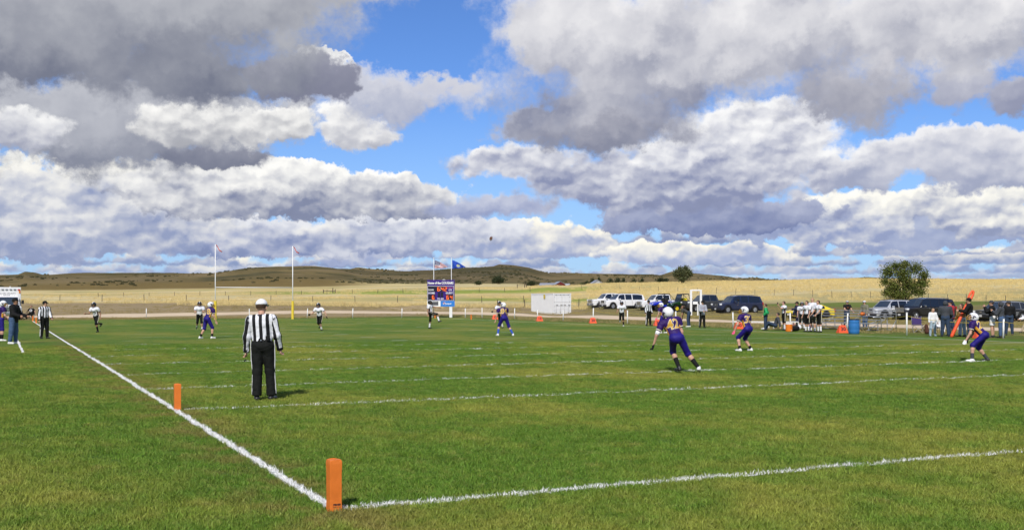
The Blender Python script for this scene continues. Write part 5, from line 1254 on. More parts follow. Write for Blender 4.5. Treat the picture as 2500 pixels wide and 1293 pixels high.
# ambulance, nose towards the field
def ambulance():
    p = gp(30, 790); root = thing('ambulance', 'white box ambulance with warning lights parked beyond the corner', 'ambulance', at(24, 97), 0., 'vehicles parked near the corner')
    nd = -FWD * math.cos(math.radians(31)) + RGT * math.sin(math.radians(31)); root.rotation_euler.z = math.atan2(-nd.y, -nd.x)      # where the nose (local -x) points
    w = 1.2
    for xw in (.95, 5.0):
        for sd in (-1, 1): wheel(root, xw, sd * 1.0, .42, .3, sd)
    mb = MB(); slab([(0, .95), (.06, 1.22), (1.2, 1.36), (2.4, 1.36), (2.4, .45)] + arch(.95, .50, .42)[::-1] + [(.0, .45)], 1.0, .10, mb); mb.build('bonnet', P_WHITE, root)
    mb = MB(); gh = [(1.05, 1.34), (1.75, 2.12), (2.45, 2.15), (2.45, 1.30)]; mb.prism(gh, -.93, .93); mb.build('cab', P_WHITE, root, bevel=.05)
    mb = MB(); mb.prism([(1.085, 1.40), (1.68, 2.06), (1.70, 2.05), (1.105, 1.39)], -.84, .84); s_ = mb.build('windscreen', CLEARG, root); s_.location.x = -.03
    for sd in (-1, 1):
        mb = MB(); mb.prism([(1.38, 1.42), (1.80, 2.0), (2.35, 2.02), (2.35, 1.42)], sd * .92, sd * .945); mb.build('side_window', GLASS, root)
        mb = MB(); mb.box((1.35, sd * 1.22, 1.62), (.14, .20, .34)); mb.tube([(1.35, sd * .95, 1.55), (1.35, sd * 1.15, 1.58)], .03, 6); mb.build('mirror', TRIM, root, bevel=.03)
        mb = MB(); mb.box((.02, sd * .78, 1.02), (.10, .26, .22)); mb.build('headlight', LAMP, root, bevel=.03)
    mb = MB(); mb.box((-.01, 0, .98), (.08, 1.05, .40)); gr = mb.build('grille', SILVERD, root, bevel=.02)
    for k in range(5): mb = MB(); mb.box((-.055, 0, .82 + k * .08), (.02, 1.0, .03)); mb.build('grille_bar', CHROME, gr)
    mb = MB(); mb.box((-.06, 0, .56), (.24, 2.0, .26)); mb.build('bumper', CHROME, root, bevel=.04)
    mb = MB(); mb.box((4.5, 0, 1.80), (4.1, 2.42, 2.35)); bx = mb.build('patient_box', P_WHITE, root, bevel=.06)
    x0 = 2.44
    for k in range(7):
        mb = MB(); mb.box((x0 - .02, -1.02 + k * .34, 2.74), (.06, .20, .11)); mb.build('warning_light', TAILR if k in (0, 6) else SILVERD, bx, bevel=.015)
    for sd in (-1, 1): mb = MB(); mb.box((x0 - .02, sd * 1.08, 2.55), (.05, .13, .26)); mb.build('marker_light', AMBER, bx)
    letter('lettering', 'FALLON COUNTY', .16, (x0 - .012, 0, 2.40), (0, -1, 0), (0, 0, 1), INK, bx, width=1.5, lift=.006)
    letter('lettering', '--- EMS ---', .12, (x0 - .012, 0, 2.24), (0, -1, 0), (0, 0, 1), INK, bx, width=1.4, lift=.006)
    mb = MB(); mb.box((3.6, 0, .55), (5.2, 1.6, .25)); mb.build('frame_rail', TRIM, root)
    for sd in (-1, 1):
        mb = MB(); mb.box((4.5, sd * 1.213, 1.25), (4.0, .012, .22)); mb.build('side_band', mat('orange_band', (.6, .12, .02), .5), bx)
    mb = MB(); mb.tube([(2.6, -.3, 2.97), (2.6, -.3, 3.06)], .05, 8); mb.build('beacon', LAMP, bx)
ambulance()

# ------------------------------------------------------------------ field furniture
ORANGE = mat('orange_vinyl', (.72, .185, .025), .5, var=.16, vscale=9, bump=.3, bscale=10); REDOR = mat('red_orange_plastic', (.80, .10, .03), .5, var=.08); WPVC = mat('white_pvc', (.78, .78, .76), .5, var=.05); WMETAL = mat('white_painted_steel', (.76, .76, .76), .45, var=.08, vscale=3); YPAD = mat('yellow_pad', (.74, .55, .05), .6, var=.1)
ALU = mat('aluminium', (.50, .51, .52), .38, .7, var=.1); WOOD = mat('weathered_wood', (.11, .085, .06), .9, var=.35, vscale=9); RUST = mat('rusty_steel_post', (.06, .05, .045), .8, var=.3); ROPE = mat('yellow_rope', (.55, .42, .06), .8); BLUEB = mat('blue_barrel', (.03, .16, .42), .4, var=.08)
WIRE = mat('fence_wire', (.22, .21, .20), .5, .6)

def pylon(label, x, y, tilt, letters=False):
    root = thing('pylon', label, 'pylon', (x, y, 0), tilt, 'orange corner pylons'); h = .435; w = .052
    mb = MB(); rows = [(0, 1.0), (.015, 1.03), (h * .25, .985), (h * .5, 1.0), (h * .75, .99), (h * .94, 1.035), (h * .985, 1.02), (h, .97)]; vs = []; bv = .045
    ring = [(1, -1 + bv), (1, -.35), (1, .35), (1, 1 - bv), (1 - bv, 1), (.35, 1), (-.35, 1), (-1 + bv, 1), (-1, 1 - bv), (-1, .35), (-1, -.35), (-1, -1 + bv), (-1 + bv, -1), (-.35, -1), (.35, -1), (1 - bv, -1)]; n = 16; rr = random.Random(int(x * 7 + y))
    for i, (z, k) in enumerate(rows):
        for j, (a, b) in enumerate(ring):
            q = k * w * (1 + rr.uniform(-.012, .012)); vs.append((a * q, b * q, z + (.016 * (1 - .5 * a * a - .2 * b * b) if i == len(rows) - 1 else 0)))
    fs = [(i * n + j, i * n + (j + 1) % n, (i + 1) * n + (j + 1) % n, (i + 1) * n + j) for i in range(len(rows) - 1) for j in range(n)] + [tuple((len(rows) - 1) * n + j for j in range(n)), tuple(range(n - 1, -1, -1))]
    mb.add(vs, fs); sl_ = mb.build('sleeve', ORANGE, root, smooth=True)
    sl_.data.polygons.foreach_set('use_smooth', [False] * len(sl_.data.polygons))
    if letters:
        letter('lettering', 'FISHER', .022, (.008, -w * 1.0, .066), (1, 0, 0), (0, 0, 1), INK, sl_, fat=.0008, lift=.003, width=.068); letter('lettering', '(---) --- ----', .012, (.008, -w * 1.0, .048), (1, 0, 0), (0, 0, 1), INK, sl_, fat=.0006, lift=.003, width=.068)
    return root
pylon('large orange pylon with small black lettering at the near field corner', .0, .0, .06, True)
pylon('orange pylon where the goal line meets the near sideline beside the referee', .03, 9.14, -.05)
pylon('orange pylon on the near sideline beyond the striped official', -.0, FLEN - 9.14, 0)
pylon('orange pylon at the far corner of the near sideline', -.0, FLEN, 0)
pylon('orange pylon standing right of the scoreboard post', FW, FLEN - 9.14, .1)
pylon('orange pylon between the kicker and the scoreboard post', FW, FLEN, .1)

def yard_marker(txt, label, x, y, rz, s_=1.0):
    root = thing('yard_marker', label, 'marker', (x, y, 0), rz, 'orange yard markers along the far sideline'); mb = MB(); a, b, c, d, h = .28, .20, .17, .035, .42
    mb.add([(-a, -b, 0), (a, -b, 0), (a, b, 0), (-a, b, 0), (-c, -d, h), (c, -d, h), (c, d, h), (-c, d, h)], [(3, 2, 1, 0), (4, 5, 6, 7), (0, 1, 5, 4), (1, 2, 6, 5), (2, 3, 7, 6), (3, 0, 4, 7)])
    sh = mb.build('shell', REDOR, root, bevel=.012); up = Vector((0, (b - d), h)).normalized()
    letter('number', txt, .30, (0, -(b + d) / 2 - .0, h / 2), (1, 0, 0), up, INK, sh, fat=.008, lift=.01); letter('number', txt, .30, (0, (b + d) / 2, h / 2), (-1, 0, 0), Vector((0, -(b - d), h)).normalized(), INK, sh, fat=.008, lift=.01)
    mb = MB(); mb.tube([(-.05, 0, h - .005), (-.05, 0, h + .03), (.05, 0, h + .03), (.05, 0, h - .005)], .01, 6); mb.build('carry_handle', REDOR, sh)
for t_, yy, lb in (('20', 30, 'orange tent marker reading 20 half hidden by the crouching purple player'), ('30', 40, 'orange tent marker reading 30 beside the blue barrel'), ('40', 50, 'orange tent marker reading 40 at the hip of the player with pink gloves'), ('30', 60, 'orange tent marker reading 30 by the legs of the player hidden behind another'),
                   ('20', 70, 'orange tent marker reading 20 at the foot of the rope post near the white SUV'), ('10', 80, 'orange tent marker reading 10 in front of the shipping container'), ('G', 90, 'orange tent marker reading G at the knees of the player with blue socks')):
    yard_marker(t_, lb, 39.0, yy * YD, -.25)

def goal():
    cx = 18.75; hw_ = 3.556; root = thing('goal_post', 'white goal posts with yellow pads and orange wind ribbons', 'goal post', (cx, FLEN, 0))
    for sd in (-1, 1):
        mb = MB(); mb.tube([(sd * hw_, 0, 0), (sd * hw_, 0, 6.85)], .042, 12); up = mb.build('upright', WMETAL, root, smooth=True)
        mb = MB(); mb.tube([(sd * hw_, 0, 0), (sd * hw_, 0, 1.72)], .12, 12); mb.build('pad', YPAD, up, smooth=False)
        mb = MB(); v = []; n = 10
        for i in range(n + 1):
            t = i / n; x = sd * hw_ + .08 + .50 * t + .04 * math.sin(t * 7); z = 6.82 - .62 * t - .1 * math.sin(t * 3.1)
            v += [(x, -.02 + .06 * math.sin(t * 6), z + .04), (x, .03 + .06 * math.sin(t * 6), z - .05)]
        mb.add(v, [(2 * i, 2 * i + 1, 2 * i + 3, 2 * i + 2) for i in range(n)]); rb = mb.build('ribbon', REDOR, up); rb.modifiers.new('cloth', 'SOLIDIFY').thickness = .01
    mb = MB(); mb.tube([(-hw_, 0, 2.95), (hw_, 0, 2.95)], .036, 12); mb.build('crossbar', WMETAL, root, smooth=True)
goal()

# scoreboard and flags
def emis(name, c, s_):
    m = bpy.data.materials.new(name); m.use_nodes = True; b = m.node_tree.nodes['Principled BSDF']; b.inputs['Base Color'].default_value = (*c, 1); b.inputs['Emission Color'].default_value = (*c, 1); b.inputs['Emission Strength'].default_value = s_; MATS[name] = m; return m
LED = emis('orange_led', (1., .16, .02), .7); LEDW = emis('white_led', (.9, .9, .85), .5)
SBP = mat('scoreboard_purple', (.040, .012, .19), .45, var=.06); SBB = mat('scoreboard_black', (.012, .010, .03), .4); SBBL = mat('sign_blue', (.03, .20, .62), .45); LETW = mat('white_lettering', (.80, .80, .80), .6, var=.02)
def scoreboard():
    d = 110.5; k = d / F_PX; W_, H_ = 67 * k, 65 * k; z0 = CAM.z + (YH - 748) * k; base = CAM + ray(1076.5, YH) * d; base.z = height(base.x, base.y)
    root = thing('scoreboard', 'purple scoreboard reading Home of the COUGARS on a white post', 'scoreboard', base, -YAW + .05)
    zb = z0 - base.z
    def U(u): return (u / 710 - .5) * W_
    def Zv(v): return zb + H_ * (1 - v / 695)
    mb = MB(); mb.box((0, .11, zb + H_ / 2), (W_, .22, H_)); cab = mb.build('cabinet', SBP, root, bevel=.012)
    def panel(nm, u0, v0, u1, v1, m_, y=-.006, th=.012, par=cab):
        mb = MB(); mb.box(((U(u0) + U(u1)) / 2, y, (Zv(v0) + Zv(v1)) / 2), (abs(U(u1) - U(u0)), th, abs(Zv(v0) - Zv(v1)))); return mb.build(nm, m_, par)
    for (a, b, c, e) in ((10, 158, 690, 166), (10, 530, 690, 538), (10, 166, 18, 530), (682, 166, 690, 530)): panel('border', a, b, c, e, LETW)
    panel('display_panel', 18, 166, 255, 310, SBB); panel('display_panel', 255, 166, 505, 305, SBB); panel('display_panel', 18, 375, 205, 530, SBB); panel('display_panel', 490, 375, 682, 530, SBB); panel('display_panel', 275, 320, 335, 450, SBB); panel('display_panel', 348, 320, 410, 450, SBB)
    panel('sponsor_panel', 0, 545, 345, 695, LETW); bl = panel('sponsor_panel', 347, 545, 710, 695, SBBL)
    L = lambda t, u, v, sz, w_, m_=LETW, fat=.006, nm='lettering', par=cab, y=-.02: letter(nm, t, sz, (U(u), y, Zv(v)), (1, 0, 0), (0, 0, 1), m_, par, fat=fat, width=w_ * W_ / 710, lift=.004)
    L('Home of the', 102, 82, .36, 200, fat=.012) if False else None
    L('Home of the COUGARS', 345, 82, .36, 665, fat=.014)
    L('DOWN', 97, 262, .22, 140); L('QTR', 595, 262, .20, 92); L('HOME', 113, 345, .26, 165); L('GUEST', 570, 343, .26, 182); L('TO GO', 343, 495, .27, 168)
    SEG = {'0': 'abcdef', '1': 'bc', '2': 'abged', '4': 'fgbc', '6': 'afedcg'}
    def digit(ch, u, v, w_, h_):
        mb = MB(); x, z = U(u), Zv(v); ww, hh = w_ * W_ / 710, h_ * H_ / 695; t = .036
        S_ = {'a': (0, hh / 2, ww, t), 'g': (0, 0, ww, t), 'd': (0, -hh / 2, ww, t), 'f': (-ww / 2, hh / 4, t, hh / 2), 'b': (ww / 2, hh / 4, t, hh / 2), 'e': (-ww / 2, -hh / 4, t, hh / 2), 'c': (ww / 2, -hh / 4, t, hh / 2)}
        for c_ in SEG[ch]: dx, dz, sx, sz = S_[c_]; mb.box((x + dx, -.022, z + dz), (sx + .012, .012, sz + .012))
        mb.build('digit', LED, cab)
    digit('6', 292, 240, 46, 92); digit('4', 390, 240, 46, 92); digit('2', 475, 240, 46, 92); digit('6', 155, 455, 46, 92); digit('6', 528, 455, 46, 92); digit('4', 620, 455, 46, 92)
    for v in (210, 265): mb = MB(); mb.box((U(342), -.022, Zv(v)), (.055, .012, .055)); mb.build('colon_dot', LEDW, cab)
    for u in (535, 572, 612, 650): mb = MB(); mb.box((U(u), -.022, Zv(205)), (.05, .012, .05)); mb.build('quarter_dot', LED, cab)
    # sponsor marks
    mb = MB(); mb.prism([(U(58), Zv(556)), (U(285), Zv(556)), (U(285), Zv(665)), (U(100), Zv(665)), (U(100), Zv(620)), (U(75), Zv(600))], -.024, -.012); lg = mb.build('logo_plate', INK, cab)
    L('----', 200, 580, .16, 140, fat=.01, y=-.028); L('------', 190, 640, .12, 160, fat=.008, y=-.028)
    r_ = 35 * W_ / 710; cx_, cz_ = U(440), Zv(615)
    def disc(nm, fn, m_, y):
        mb = MB(); n = 28; pts = []
        for i in range(n): a = 2 * math.pi * i / n; pts.append((math.cos(a) * r_, math.sin(a) * r_))
        pts = fn(pts); mb.prism([(cx_ + a, cz_ + b) for a, b in pts], y, y + .006); mb.build(nm, m_, bl)
    wave = lambda x: .35 * x
    disc('emblem_disc', lambda p: p, LETW, -.020)
    disc('emblem_top', lambda p: [(a * .9, max(b * .9, wave(a) + .22 * r_)) for a, b in p], REDP, -.024); disc('emblem_bottom', lambda p: [(a * .9, min(b * .9, wave(a) - .22 * r_)) for a, b in p], mat('emblem_blue', (.01, .06, .35), .5), -.024)
    L('pepsi', 548, 618, .19, 145, fat=.006, y=-.02)
    zc = zb + .02
    for u in (610, 95):
        mb = MB(); mb.box((U(u), .12, zc / 2), (.30, .22, zc)); mb.build('post', WMETAL, root, bevel=.02)
    mb = MB(); mb.tube([(U(430), .12, zb + H_), (U(430), .12, zb + H_ + .07)], [.22, .02], 10); mb.build('horn', WMETAL, root)
scoreboard()
def m_flag(kind):
    m = bpy.data.materials.new(kind + '_flag_cloth'); m.use_nodes = True; g = NT(m.node_tree); p = g.n['Principled BSDF']; uv = g.new('ShaderNodeUVMap').outputs[0]; u, v, _ = g.sep(uv)
    if kind == 'striped':
        st = g.mr(g.m('SINE', g.m('MULTIPLY', v, 13 * math.pi)), -.1, .1); c = g.mix(st, (.70, .70, .72), (.42, .012, .03))
        can = g.m('MULTIPLY', g.m('LESS_THAN', u, .42), g.m('GREATER_THAN', v, .46)); star = g.mr(g.voro(g.v('MULTIPLY', uv, (1.8, 1., 1)), 13., rand=.1), .22, .30, 1., 0.)
        c = g.mix(can, c, g.mix(star, (.02, .025, .12), (.7, .7, .72)))
    else:
        d = g.v('LENGTH', g.v('MULTIPLY', g.v('SUBTRACT', uv, (.5, .47, 0)), (1.5, .95, 0)), out=1)
        c = g.mix(g.mr(d, .23, .21), (.012, .06, .42), (.60, .52, .16)); c = g.mix(g.mr(d, .17, .15), c, (.30, .42, .30)); c = g.mix(g.mr(g.m('ABSOLUTE', g.m('SUBTRACT', d, .20)), .012, .004), c, (.62, .56, .30))
    g.l.new(c, p.inputs['Base Color']); p.inputs['Roughness'].default_value = .8; return m
def flag(label, px, kind, dep_):
    base = CAM + ray(px, YH) * dep_; base.z = height(base.x, base.y); top = CAM.z + 101 * dep_ / F_PX - base.z
    root = thing('flag_pole', label, 'flag', base, -YAW, 'flags above the scoreboard')
    mb = MB(); mb.tube([(0, 0, 0), (0, 0, top)], [.042, .026], 10); mb.build('pole', WMETAL, root, smooth=True)
    mb = MB(); mb.sphere((0, 0, top + .04), .06, 10, 8); mb.build('finial', WMETAL, root, smooth=True)
    mb = MB(); mb.tube([(.07, 0, 1.2), (.07, 0, top - .1)], .008, 5); mb.build('halyard', WIRE, root)
    n, k = 18, 10; v = []; uvs = []
    for i in range(n + 1):
        for j in range(k + 1):
            t, w = i / n, j / k; drop = .42 * t ** 1.3; hgt = .92 * (1 - .78 * t ** 1.2)
            v.append((.10 + 1.40 * t - .25 * t * (1 - w), .16 * math.sin(t * 7 + w * 1.5) * t + .05 * math.sin(w * 6 + t * 9), top - .15 - .92 + (.92 * (1 - t) + .02 * t) * 0 + w * hgt + (.92 - hgt) * (.18 if w < 2 else 0) - drop * (w) * .35)); uvs.append((t, w))
    f = [(i * (k + 1) + j, (i + 1) * (k + 1) + j, (i + 1) * (k + 1) + j + 1, i * (k + 1) + j + 1) for i in range(n) for j in range(k)]
    o = np_mesh('flag_cloth', v, f, m_flag(kind), root); ul = o.data.uv_layers.new(name='UVMap')
    for lp in o.data.loops: ul.data[lp.index].uv = uvs[lp.vertex_index]
    o.modifiers.new('cloth', 'SOLIDIFY').thickness = .006
flag('striped red and white flag with starred canton flying behind the scoreboard', 1059, 'striped', 113); flag('blue flag with round yellow seal flying behind the scoreboard', 1102, 'seal', 113)

# shipping container
def container():
    WC = mat('white_container_paint', (.70, .71, .71), .5, var=.08, vscale=1.5, rough_var=.1); SC = mat('scuffed_steel', (.16, .15, .14), .7)
    c = at(1351, 131.5); root = thing('shipping_container', 'white corrugated shipping container with double doors', 'container', (c.x, c.y, c.z - .05)); W_, L_, H_ = 2.44, 6.06, 2.55; mb = MB()
    # origin = near corner, x to the doors' far side, y along the length
    def corr(name, p0, along, out, length):
        v = []; f = []; n = int(length / .28); xs = []
        for i in range(n):
            a = i * length / n; q = length / n
            xs += [(a, 0), (a + q * .28, 0), (a + q * .42, -.035), (a + q * .86, -.035)]
        xs.append((length, 0))
        for a, o in xs:
            for z in (.16, H_ - .12): p = p0 + along * a + out * o; v.append((p.x, p.y, z))
        f = [(2 * i, 2 * i + 2, 2 * i + 3, 2 * i + 1) for i in range(len(xs) - 1)]; b = MB(); b.add(v, f); return b.build(name, WC, root)
    corr('corrugated_side', Vector((0.02, 0, 0)), Vector((0, 1, 0)), Vector((-1, 0, 0)), L_); corr('corrugated_side', Vector((W_ - .02, 0, 0)), Vector((0, 1, 0)), Vector((1, 0, 0)), L_); corr('corrugated_end', Vector((0, L_ - .03, 0)), Vector((1, 0, 0)), Vector((0, 1, 0)), W_)
    for x in (.06, W_ - .06):
        for y in (.06, L_ - .06): b = MB(); b.box((x, y, H_ / 2), (.14, .14, H_ - .02)); b.build('corner_post', WC, root)
        for z in (.08, H_ - .06): b = MB(); b.box((x, L_ / 2, z), (.10, L_ - .28, .14)); b.build('side_rail', WC, root)
        for y in (.09, L_ - .09):
            for z in (.06, H_ - .05): b = MB(); b.box((x, y, z), (.178, .19, .13)); b.build('corner_casting', SC if z < 1 else WC, root, bevel=.01)
    b = MB(); b.box((W_ / 2, L_ / 2, H_ - .03), (W_ - .16, L_ - .1, .04)); b.build('roof', WC, root); b = MB(); b.box((W_ / 2, L_ / 2, .12), (W_ - .16, L_ - .1, .06)); b.build('floor', SC, root)
    for z in (.08, H_ - .07): b = MB(); b.box((W_ / 2, .05, z), (W_ - .36, .10, .15)); b.build('door_frame', WC, root)
    for k in (0, 1):
        x0, x1 = (.14, W_ / 2 - .01) if k == 0 else (W_ / 2 + .01, W_ - .14); b = MB(); b.box(((x0 + x1) / 2, .07, H_ / 2), (x1 - x0, .05, H_ - .32)); dr = b.build('door', WC, root)
        for z in (.62, 1.08, 1.55): b = MB(); b.box(((x0 + x1) / 2, .036, z), (x1 - x0 - .12, .03, .07)); b.build('door_rib', SC, dr) if False else b.build('door_rib', WC, dr)
        for t in (.22, .78):
            x = x0 + (x1 - x0) * t; b = MB(); b.tube([(x, -.01, .14), (x, -.01, H_ - .12)], .02, 8); rd = b.build('lock_rod', WC, dr, smooth=True)
            for z in (.2, H_ - .18): b = MB(); b.box((x, -.01, z), (.09, .06, .06)); b.build('cam_keeper', SC, rd)
            b = MB(); b.box((x + .12, -.02, 1.12), (.30, .025, .05)); b.build('lock_handle', SC, rd)
        xh = x0 if k == 0 else x1
        for z in (.42, .95, 1.5, 2.1): b = MB(); b.box((xh, .03, z), (.05, .05, .12)); b.build('hinge', SC, dr)
    b = MB(); b.box((-.022, 2.4, 2.16), (.012, .42, .52)); b.build('sticker', mat('yellow_sticker', (.60, .48, .06), .6), root)
container()

# rope barrier round the field
def rope_fence():
    sp = [(79, 776, 1.0), (232, 777, .95), (357, 776, .95), (482, 777, .95), (609, 777.5, .95), (750, 776, .95), (861, 775.5, .95), (981, 775, .95), (1136, 775.5, .95), (1177, 775.5, 1.0), (1256, 778, 1.0), (1312, 780, .9), (1375, 783, .95), (1448, 787, 1.15), (1532, 790, 1.0), (1650, 795, 1.0), (1790, 800, 1.0), (1930, 803, 1.0), (2068, 806, 1.0), (2214, 819, 1.15), (2449, 826, .9), (2700, 842, 1.0)]
    pts = [(gp(x, y), h) for x, y, h in sp]; root = thing('rope_fence', 'white plastic posts joined by a yellow rope round the field', 'fence', pts[0][0])
    o = pts[0][0]; r_ = random.Random(3)
    tops = []
    for p, h in pts:
        q = p - o; t = Vector((r_.uniform(-.04, .04), r_.uniform(-.04, .04), h)); mb = MB(); mb.tube([q, q + t], .042, 10); ps = mb.build('post', WPVC, root, smooth=True)
        mb = MB(); mb.tube([q + t * .995, q + t * 1.02], [.048, .04], 10); mb.build('post_cap', WPVC, ps, smooth=True); tops.append(q + t * .86)
    for a, b in zip(tops[10:-1], tops[11:]):
        mb = MB(); mb.tube([a.lerp(b, i / 8) - Vector((0, 0, .16 * (1 - (i / 4 - 1) ** 2))) for i in range(9)], .011, 5); mb.build('rope', ROPE, root)
rope_fence()

def wire_fence(label, pts, h, n_w=3, r_=.045, m_=None):
    o = pts[0]; root = thing('wire_fence', label, 'fence', o); rr = random.Random(len(pts)); prev = None
    for p in pts:
        q = p - o; t = Vector((rr.uniform(-.07, .07), rr.uniform(-.07, .07), h * rr.uniform(.88, 1.08))); mb = MB(); mb.tube([q - Vector((0, 0, .1)), q + t], r_, 6); mb.build('post', m_ or RUST, root)
        if prev is not None:
            for k in range(n_w): z = h * (.35 + .28 * k); mb = MB(); mb.tube([prev + Vector((0, 0, z)), q + Vector((0, 0, z))], .007, 3, caps=False); mb.build('wire', WIRE, root)
        prev = q
wire_fence('dark posted wire fence along the foot of the dry field', [at(x, depth_for(x, 738 - .004 * max(0, 700 - x), 150, 240)) for x in range(-60, 1300, 103)], 1.15)
wire_fence('thin wire fence crossing the pale field behind the scoreboard', [at(x, depth_for(x, 712 + (1250 - x) * .012, 240, 520)) for x in range(240, 1340, 62)], 1.2, 2, .06)
wire_fence('wire fence climbing the dry slope behind the parked vehicles', [at(x, depth_for(x, 711 + (x - 1580) * .0335, 150, 300)) for x in range(1420, 2560, 47)], 1.15, 3, .04)
wire_fence('wire fence just behind the track near the container', [at(x, depth_for(x, y, 100, 165)) for x, y in ((1215, 752), (1281, 751), (1413, 752), (1463, 756))], 1.2, 3, .05)

def brace(label, px, dep_, w, hs):
    c = at(px, dep_); root = thing('fence_brace', label, 'fence', c, -YAW)
    xs = (-w / 2, w * .30, w / 2)
    for x, h in zip(xs, hs): mb = MB(); mb.tube([(x, 0, -.2), (x, 0, h)], .14, 8); mb.build('post', WOOD, root)
    mb = MB(); mb.tube([(xs[0], 0, hs[0] * .68), (xs[2], 0, hs[0] * .62)], .08, 7); mb.build('rail', WOOD, root)
brace('dark wooden fence brace standing in the dry field beyond the goal posts', 804, 330, 3.6, (1.1, 1.6, 1.2)); brace('wooden gate brace in the pale field above the container', 1274, 400, 3.4, (1.3, 1.8, 1.8))

def frame():
    c = at(1699, 114); root = thing('white_frame', 'tall white post frame standing behind the bending person', 'post frame', c, -YAW); k = 114 / F_PX; w = 24 * k; h = 2.72
    for sd in (-1, 1): mb = MB(); mb.box((sd * w / 2, 0, h / 2), (.22, .16, h)); mb.build('post', WMETAL, root, bevel=.015)
    mb = MB(); mb.box((0, 0, h - .06), (w - .22, .14, .16)); mb.build('crossbar', WMETAL, root, bevel=.01)
    mb = MB(); mb.tube([(.15, -.3, 0), (.15, -.3, 1.25)], .08, 8); mb.build('short_post', WPVC, root); mb = MB(); mb.box((-.12, -.34, 1.32), (.5, .04, .28)); mb.build('notice_board', LETW, root)
frame()

# bleachers, benches, barrel and clutter
def bleachers():
    root = thing('bleachers', 'low aluminium bleachers with guard rails behind the substitutes', 'bleachers', (43.2, 38.6, 0)); L_ = 7.4
    for i, (x, z, w) in enumerate(((.0, .42, .28), (.72, .62, .28), (1.44, .82, .28))): mb = MB(); mb.box((x, L_ / 2, z), (w, L_, .045)); mb.build('seat_plank', ALU, root, bevel=.008)
    for x, z in ((.45, .20), (1.15, .40)): mb = MB(); mb.box((x, L_ / 2, z), (.26, L_, .04)); mb.build('foot_plank', ALU, root, bevel=.006)
    for y in (.4, 2.6, 4.8, 7.0):
        mb = MB()
        for x, z in ((.0, .40), (.72, .60), (1.44, .80)): mb.tube([(x, y, .02), (x, y, z)], .028, 6)
        mb.tube([(-.15, y, .04), (1.7, y, .04)], .028, 6); mb.tube([(-.05, y, .38), (1.6, y, .80)], .025, 6); mb.tube([(0, y, .05), (1.44, y, .75)], .02, 6); mb.build('support_frame', ALU, root)
    for z in (1.14, .98): mb = MB(); mb.tube([(1.72, .0, z), (1.72, L_, z)], .025, 7); mb.build('guard_rail', ALU, root)
    mb = MB(); mb.tube([(1.72, -.02, .02), (1.72, -.02, 1.02), (1.66, -.02, 1.12), (1.5, -.02, 1.14)], .025, 7); mb.tube([(1.72, -.02, .6), (1.3, -.02, .02)], .02, 6); mb.tube([(.55, -.04, .05), (.55, -.04, .70), (.48, -.04, .78), (-.1, -.04, .80)], .025, 7); mb.build('end_rail', ALU, root, smooth=True)
bleachers()
def bench(label, p, L_, rz):
    root = thing('bench', label, 'bench', p, rz, 'white benches beside the far sideline'); mb = MB(); mb.box((0, 0, .43), (L_, .30, .045)); mb.build('seat', WPVC, root, bevel=.01)
    for sd in (-1, 1):
        for q in (-1, 1): mb = MB(); mb.tube([(sd * (L_ / 2 - .3), q * .08, .42), (sd * (L_ / 2 - .22), q * .2, 0)], .028, 6); mb.build('leg', WPVC, root)
bench('long white bench beside the boy in green', gp(1838, 802), 2.4, math.radians(90 + 62)); bench('long white bench behind the seated youth', gp(1920, 802), 2.0, math.radians(90 + 62))
def barrel():
    root = thing('barrel', 'blue plastic barrel used as a rubbish bin beside the bleachers', 'barrel', gp(2085, 815)); n = 24; prof = [(0, .25), (.02, .275), (.2, .285), (.24, .275), (.28, .288), (.52, .288), (.56, .275), (.60, .285), (.76, .278), (.78, .265), (.78, .24), (.3, .23)]; mb = MB()
    mb.add([(r * math.cos(2 * math.pi * k / n), r * math.sin(2 * math.pi * k / n), z) for z, r in prof for k in range(n)], [(j * n + k, j * n + (k + 1) % n, (j + 1) * n + (k + 1) % n, (j + 1) * n + k) for j in range(len(prof) - 1) for k in range(n)] + [tuple(range(n - 1, -1, -1)), tuple((len(prof) - 1) * n + k for k in range(n))]); mb.build('drum', BLUEB, root, smooth=True)
    mb = MB(); mb.tube([(0, 0, .745), (0, 0, .80)], .285, 20, caps=False); b = mb.build('bin_liner', TRIM, root); b.modifiers.new('film', 'SOLIDIFY').thickness = .012
barrel()
def folding_chair(label, p, rz, m_, shirt=None):
    root = thing('folding_chair', label, 'chair', p, rz, 'folding camp chairs'); mb = MB(); mb.box((0, 0, .42), (.5, .46, .02)); mb.build('seat', m_, root); mb = MB(); mb.box((0, .25, .66), (.5, .02, .42), rot=Matrix.Rotation(-.18, 3, 'X')); mb.build('backrest', m_, root)
    for sd in (-1, 1):
        for a, b in (((sd * .25, -.22, .42), (sd * .25, .24, 0)), ((sd * .25, .22, .42), (sd * .25, -.24, 0)), ((sd * .25, .22, .40), (sd * .25, .30, .90)), ((-sd * .25, -.22, 0), (sd * .25, -.22, .42))): mb = MB(); mb.tube([a, b], .012, 6); mb.build('leg', ALU, root)
        mb = MB(); mb.tube([(sd * .27, -.22, .60), (sd * .27, .26, .62)], .016, 6); mb.build('armrest', TRIM, root)
    return root
folding_chair('purple folding chair standing empty beside the rope post', gp(2240, 812), -.6, PURPLE)
pc = seat_p.location; folding_chair('black folding chair under the seated person beyond the corner', (pc.x, pc.y, 0), seat_p.rotation_euler.z + math.pi, TRIM)
pc = sit2.location; folding_chair('small chair under the child dressed in white', (pc.x, pc.y, -.10), sit2.rotation_euler.z + math.pi, TRIM)
